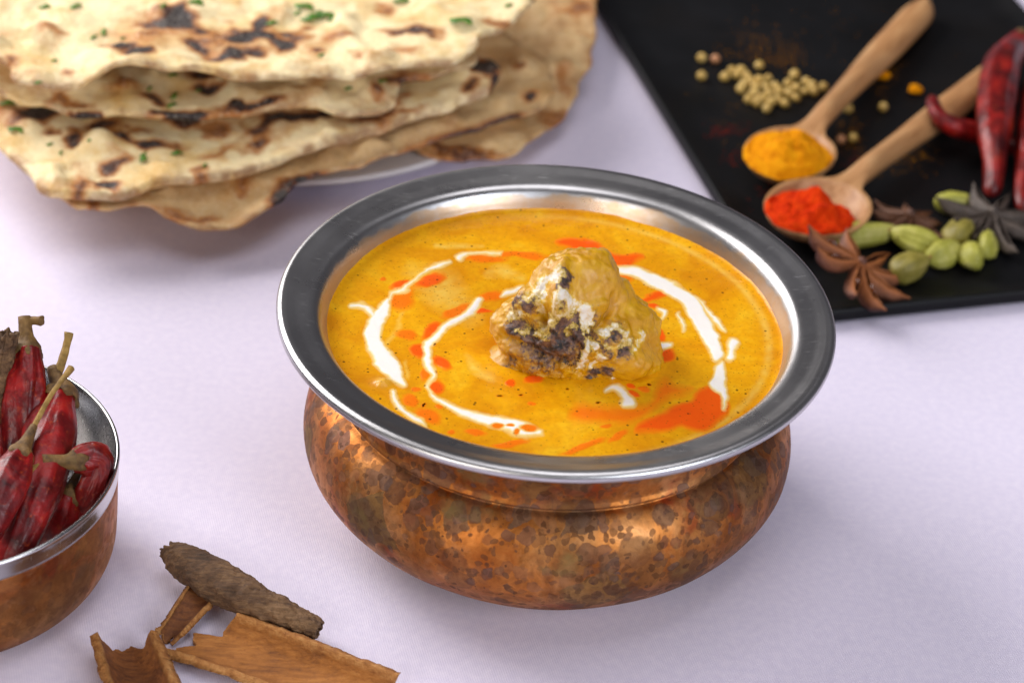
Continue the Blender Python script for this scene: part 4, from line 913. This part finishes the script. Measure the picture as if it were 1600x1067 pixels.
# ------------------------------------------------------------------ dried chillies
def chilli(pts, r0, label, group, stem=None, mat=CHILLI, seed=1, flat=.82, wr=.14, tip=.22, calyx=True, name='dried_chilli', stem_r=.0016, smat=None, cmat=None):
    r0 = r0*.90; wr = wr*1.45; P = catmull(np.array(pts), 90); n_ = 90; s_ = np.linspace(0, 1, n_)
    R = r0*(.60+.40*sstep(0, .30, s_))*(1-(1-tip)*sstep(.35, 1., s_)**1.1); R = R*np.sqrt(np.clip(1-np.clip((s_-.93)/.07, 0, 1)**2, .0, 1))
    R = R*(.35+.65*np.sqrt(np.clip(s_/.035, 0, 1))); R = np.maximum(R, r0*.02)
    Ltot = np.linalg.norm(np.diff(P, axis=0), axis=1).sum()
    def dsp(t, th):
        q = np.stack([np.cos(th)*1.3, np.sin(th)*1.3, t*Ltot/r0*.24], -1); q2 = np.stack([np.cos(th)*2.6, np.sin(th)*2.6, t*Ltot/r0*.35+.4*np.sin(th)], -1)
        rid = 1-np.abs(noise(q2+seed*5.3, seed))*2
        el = 1/np.sqrt((np.cos(th+seed))**2+(np.sin(th+seed)/flat)**2)
        return el*(1+wr*1.3*noise(q+seed*9.1, seed+2)+wr*.75*rid+wr*.25*noise(q2*2.6+seed, seed+8))
    V, F = tube(P, R, 44, dsp); base = np.array(pts).min(0)
    root = empty(name, (pts[0][0], pts[0][1], float(V[:, 2].min()))); tag(root, label, 'chilli', group)
    obj('pod', V, [f_[::-1] for f_ in F], mat, root)
    if calyx and stem is not None:
        st = np.array(stem, float); d = P[2]-P[0]; d /= np.linalg.norm(d); d0 = (st[1]-st[0]); d0 /= np.linalg.norm(d0)
        r1 = R[8]*1.0
        cp = np.array([P[0]+d*.0030, P[0]+d*.0012, P[0]-d*.0004+d0*.0003, P[0]+d0*.0036, P[0]+d0*.0085]); cp = catmull(cp, 16)
        cr_ = np.interp(np.linspace(0, 1, 16), [0, .18, .4, .68, 1], [r1*.99, r1*1.0, r1*.88, r1*.52, stem_r*1.15])
        V, F = tube(cp, cr_, 28, lambda t, th: 1+.10*np.sin(5*th+seed)*(1-t)+.06*noise(np.stack([np.cos(th)*3, np.sin(th)*3, t*5], -1), seed))
        # wavy hem of the calyx
        T0, N0, B0_ = frames(cp); V[:28] += d[None]*(.0009*np.sin(np.arange(28)/28*2*np.pi*5+seed))[:, None]
        obj('calyx', V, [f_[::-1] for f_ in F], cmat or STEMG, root)
        sp = catmull(np.vstack([P[0]+d0*.0055, P[0]+d0*.0078, st[1:]]) if np.linalg.norm(st[1]-st[0]) > .009 else np.vstack([P[0]+d0*.0035, st[1:]]), 30); ss = np.linspace(0, 1, 30)
        V, F = tube(sp, stem_r*(1.0-.25*ss+.28*sstep(.85, 1., ss)), 14, lambda t, th: 1+.12*np.sin(4*th+t*5)+.14*noise(np.stack([np.cos(th)*2, np.sin(th)*2, t*14], -1), seed+3))
        obj('stem', V, [f_[::-1] for f_ in F], smat or STEM, root)
    return root
GT = 'dried chillies lying on the slate tray'
Y_ = lambda px, py, z: U(px, py, ZT+z)
chilli([Y_(1598, 62, .014), Y_(1572, 95, .017), Y_(1556, 150, .0175), Y_(1552, 210, .015), Y_(1554, 262, .010), Y_(1549, 308, .005)], .0082, 'large wrinkled red chilli resting across the red powder spoon handle', GT, [Y_(1598, 62, .014), Y_(1612, 56, .014), Y_(1630, 52, .014)], CHILLI_T, 3, .9, .11, .42, cmat=STEMG)
chilli([Y_(1634, 95, .012), Y_(1622, 150, .012), Y_(1612, 210, .012), Y_(1606, 262, .010), Y_(1598, 330, .006)], .0074, 'bright red chilli beside the large wrinkled one', GT, [Y_(1634, 95, .012), Y_(1642, 78, .012), Y_(1655, 70, .012)], CHILLI_T, 5, .9, .12, .45)
chilli([Y_(1620, 245, .0050), Y_(1575, 226, .0065), Y_(1530, 208, .0085), Y_(1490, 197, .0130), Y_(1464, 178, .0155), Y_(1455, 152, .0165)], .0044, 'thin dark chilli with a curled tip touching the spoon handle', GT, [Y_(1620, 245, .005), Y_(1640, 252, .005), Y_(1655, 256, .005)], CHILLI, 8, .95, .08, .62)

# ================================================================== SMALL COPPER BOWL WITH CHILLIES
SX, SYc, SR, SZ = -.1735, -.0492, .0527, .0400
sb = empty('chilli_bowl', (SX, SYc, 0)); tag(sb, 'small straight sided copper bowl filled with dried red chillies', 'bowl')
pb = np.vstack([[(0, 0)], smoothprof([(.0004, 0), (.037, .0), (.0425, .0012), (.0475, .0048), (.0505, .0105), (.0514, .018), (.0519, .028), (.0523, .0345)], 34), [(.0516, .0346), (.0510, .028), (.0505, .018), (.0494, .0112), (.0466, .0060), (.042, .0024), (.0004, .0012), (0, .0012)]])
V, F = lathe(pb, 160, (SX, SYc, 0)); obj('copper_body', V, F, COPPER2, sb)
rim = np.vstack([smoothprof([(.0524, .0340), (.0526, .0375), (.0529, .0392), (.0528, .0400), (.0522, .0403), (.0517, .0399), (.0514, .0388), (.0508, .0340), (.0503, .0250), (.0498, .018), (.0487, .0120), (.0462, .0070), (.042, .0040), (.0004, .0032)], 60), [(.0004, .0014), (.042, .0027), (.0464, .0062), (.0492, .0113), (.0503, .018), (.0508, .028), (.0515, .0344)]])
V, F = lathe_ring(rim, 180, (SX, SYc, 0)); obj('steel_lining', V, F, STEEL2, sb)
GB = 'dried chillies in the small copper bowl'
SB = lambda px, py, z: U(px, py, z)
chilli([SB(97, 612, .050), SB(84, 660, .047), SB(68, 720, .043), SB(48, 790, .038), SB(22, 862, .031), SB(0, 905, .022)], .0083, 'broad dark red chilli sloping across the small copper bowl', GB, [SB(97, 612, .050), SB(88, 590, .052), SB(100, 555, .056), SB(108, 521, .060)], CHILLI, 11, .9, .10, .5, stem_r=.0014)
chilli([SB(42, 540, .060), SB(40, 590, .054), SB(35, 650, .046), SB(25, 730, .034), SB(20, 800, .022)], .0068, 'upright dark chilli with hooked stem at the back of the bowl', GB, [SB(42, 540, .060), SB(40, 518, .063), SB(46, 502, .065), SB(66, 501, .066)], CHILLI, 13, .9, .12, .45, stem_r=.0015, smat=STEMG)
chilli([SB(34, 705, .050), SB(16, 745, .048), SB(-4, 792, .044), SB(-28, 850, .038), SB(-60, 900, .030)], .0062, 'narrow chilli with a long straw coloured stem crossing the broad one', GB, [SB(34, 705, .050), SB(50, 672, .053), SB(78, 620, .057), SB(112, 574, .060)], CHILLI, 17, .9, .10, .4, stem_r=.0009)
chilli([SB(112, 720, .0460), SB(134, 716, .0450), SB(154, 724, .0425), SB(146, 762, .0360), SB(126, 804, .0280), SB(102, 848, .0190)], .0052, 'crumpled bright red chilli bent against the bowl wall', GB, [SB(112, 720, .046), SB(92, 719, .047), SB(66, 724, .047), SB(44, 737, .047)], CHILLI_T, 19, .6, .2, .6, stem_r=.0013)
chilli([SB(15, 640, .044), SB(12, 690, .038), SB(8, 740, .030), SB(-5, 800, .020)], .0055, 'shadowed chilli with a short bent yellow stem between bark and chillies', GB, [SB(15, 640, .044), SB(18, 610, .050), SB(20, 585, .053), SB(4, 562, .055)], CHILLI, 21, .9, .12, .5, stem_r=.0013)
chilli([SB(110, 770, .034), SB(95, 810, .028), SB(75, 840, .022), SB(40, 870, .014)], .0062, 'deep red chilli lying low under the crumpled one', GB, [SB(110, 770, .034), SB(118, 755, .035), SB(125, 748, .035)], CHILLI, 25, .9, .14, .5)
chilli([SB(-40, 640, .046), SB(-50, 720, .038), SB(-60, 800, .028)], .0065, 'dark chilli on the far left side of the bowl beside the bark', GB, [SB(-40, 640, .046), SB(-38, 610, .050), SB(-30, 590, .052)], CHILLI, 27, .9, .12, .5)

# ================================================================== CINNAMON
def quill(path, R, label, name='cinnamon_stick', mat=BARKD, turns=1.12, th_=.0011, seed=1, a0=.9, inner=BARKM, ragged=.0035, squash=.9):
    """rolled bark: a spiral sheet swept along a path"""
    P = catmull(np.array(path), 120); n_ = 120; T, N, B = frames(P); s_ = np.linspace(0, 1, n_); Rr = np.interp(s_, np.linspace(0, 1, len(R)), R)
    m_ = 90; a = np.linspace(0, 2*np.pi*turns, m_); k = 1-.10*a[::-1]/a.max()*turns
    V = []
    for off in (0, 1):
        q = np.stack([np.cos(a)[None]*np.ones((n_, 1))*2, np.sin(a)[None]*np.ones((n_, 1))*2, s_[:, None]*22*np.ones((1, m_))], -1)
        rad = Rr[:, None]*k[None]-off*th_+(.0009*fbm(q, .8, 3, seed)+.0004*fbm(q*np.array([1, 1, 1.2]), 2.2, 4, seed+4)-.0004*np.clip(noise(q*np.array([.5, .5, 1.6]), seed+6)-.3, 0, 1)*2)*(1 if off == 0 else .6)
        end = fbm(np.stack([np.cos(a), np.sin(a), a*.3], -1), 1.6, 3, seed+9)*ragged
        sh = np.where(s_[:, None] < .12, (1-s_[:, None]/.12)*end[None], 0)+np.where(s_[:, None] > .94, ((s_[:, None]-.94)/.06)*end[None]*.4, 0)
        Q = P[:, None]+T[:, None]*sh[..., None]+rad[..., None]*(np.cos(a+a0)[None, :, None]*N[:, None]*squash+np.sin(a+a0)[None, :, None]*B[:, None]); V.append(Q.reshape(-1, 3))
    V = np.vstack(V); N0 = n_*m_; F = [tuple(f_) for f_ in grid_faces(n_, m_)]; F += [tuple(i+N0 for i in f_[::-1]) for f_ in grid_faces(n_, m_)]
    for i in range(n_-1):
        F.append((i*m_, N0+i*m_, N0+(i+1)*m_, (i+1)*m_)); F.append((i*m_+m_-1, (i+1)*m_+m_-1, N0+(i+1)*m_+m_-1, N0+i*m_+m_-1))
    for j in range(m_-1):
        F.append((j, j+1, N0+j+1, N0+j)); i = (n_-1)*m_; F.append((i+j, N0+i+j, N0+i+j+1, i+j+1))
    o = obj(name, V, F, mat); bm = bmesh.new(); bm.from_mesh(o.data); bmesh.ops.recalc_face_normals(bm, faces=bm.faces); bm.to_mesh(o.data); bm.free()
    tag(o, label, 'cinnamon', 'pieces of cinnamon bark'); return o
def barksheet(A, B_, C_, D_, label, curl, th_=.0017, seed=1, mat=BARKL, name='cinnamon_bark', rag=.0035, zoff=.0, sides=.0008, tiltz=(0, 0, 0, 0), bow=.0):
    """A-B the near end edge (s=0), D-C the far end edge (s=1); curl(v, s) height above the cloth"""
    n_, m_ = 110, 60; s_ = np.linspace(0, 1, n_)[:, None]; v = np.linspace(0, 1, m_)[None]; A, B_, C_, D_ = [np.asarray(x, float) for x in (A, B_, C_, D_)]
    L = np.linalg.norm(D_-A); e0 = fbm(np.stack([v[0]*3, v[0]*0, v[0]*0], -1), 1.7, 3, seed)*rag/L; e1_ = fbm(np.stack([v[0]*3, v[0]*0+9, v[0]*0], -1), 1.7, 3, seed+3)*rag/L
    ss = s_+(1-s_)**6*e0[None]+s_**6*e1_[None]
    vv = v+sides/.02*fbm(np.stack([s_*9+0*v, 0*v+3*(v > .5)+0*s_, 0*s_+0*v], -1), 1.5, 4, seed+6)*np.abs(2*v-1)**4
    P = ((1-ss)*(1-vv))[..., None]*A+((1-ss)*vv)[..., None]*B_+(ss*vv)[..., None]*C_+(ss*(1-vv))[..., None]*D_
    P[..., 2] += curl(v, s_)+.0005*fbm(P, 90, 3, seed+12)+.00015*fbm(P, 500, 3, seed+14)+bow*4*s_*(1-s_)
    V1 = P.reshape(-1, 3); dx = np.gradient(P, axis=0); dy = np.gradient(P, axis=1); nr = np.cross(dx, dy); nr /= np.linalg.norm(nr, axis=-1)[..., None]; nr *= np.sign(nr[..., 2:3].mean())
    tt = th_*(1+.35*fbm(P, 160, 3, seed+20))*(1+.5*np.abs(2*v-1)**8*np.ones_like(s_))
    V2 = (P-nr*tt[..., None]).reshape(-1, 3); V = np.vstack([V1, V2]); V[:, 2] += .0002-V[:, 2].min()+zoff
    N0 = n_*m_; F = [tuple(f_) for f_ in grid_faces(n_, m_)]; F += [tuple(i+N0 for i in f_[::-1]) for f_ in grid_faces(n_, m_)]
    for i in range(n_-1): F.append((i*m_, N0+i*m_, N0+(i+1)*m_, (i+1)*m_)); F.append((i*m_+m_-1, (i+1)*m_+m_-1, N0+(i+1)*m_+m_-1, N0+i*m_+m_-1))
    for j in range(m_-1): F.append((j, j+1, N0+j+1, N0+j)); i = (n_-1)*m_; F.append((i+j, N0+i+j, N0+i+j+1, i+j+1))
    eg = (np.clip((np.abs(2*v-1)-.86)/.08, 0, 1)*np.ones_like(s_)).ravel(); eg = np.maximum(eg, (np.clip((np.abs(2*s_-1)-.975)/.02, 0, 1)*np.ones_like(v)).ravel()*.7)
    o = obj(name, V, F, mat, attrs=dict(edge=np.concatenate([eg, eg]))); bm = bmesh.new(); bm.from_mesh(o.data); bmesh.ops.recalc_face_normals(bm, faces=bm.faces); bm.to_mesh(o.data); bm.free()
    tag(o, label, 'cinnamon', 'pieces of cinnamon bark'); return o
def G0(px, py, z):
    p = U(px, py, z); p[2] = 0; return p
quill([U(262, 858, .009), U(300, 885, .009), U(350, 915, .0088), U(400, 940, .0082), U(450, 962, .0070), U(498, 984, .0056)], [.0030, .0062, .0069, .0063, .0052, .0043, .0036], 'dark rough rolled cinnamon stick with a pointed end on the cloth', seed=3)
barksheet(G0(246, 1016, .003), G0(352, 958, .0066), G0(640, 1070, .0066), G0(520, 1105, .003), 'broad orange brown cinnamon bark slab with raised crumbly edge', lambda v, s: .0058*np.clip((v-.76)/.24, 0, 1)**1.8+.0026*np.clip((.2-v)/.2, 0, 1)**2+.0*s, seed=5, rag=.007)
barksheet(G0(153, 1002, .0065), G0(238, 998, .0065), G0(286, 1110, .0065), G0(186, 1115, .0065), 'short cinnamon bark trough with both edges curled up', lambda v, s: .0065*np.abs(2*v-1)**2.2+.0*s, seed=8, mat=BARKM, rag=.004)
barksheet(U(250, 1002, .0), U(282, 1004, .0), U(345, 938, .004), U(300, 925, .004), 'narrow brown cinnamon sliver tucked under the rolled stick', lambda v, s: .0022*np.abs(2*v-1)**2+.0*s, seed=13, mat=BARKS, rag=.004, th_=.0012)
quill([U(12, 522, .066), U(4, 580, .056), U(-4, 650, .044), U(-12, 740, .028), U(-18, 830, .012)], [.0034, .0042, .0044, .0044], 'dark cinnamon stick with a rusty tip standing in the chilli bowl', seed=17, turns=1.1, ragged=.003)
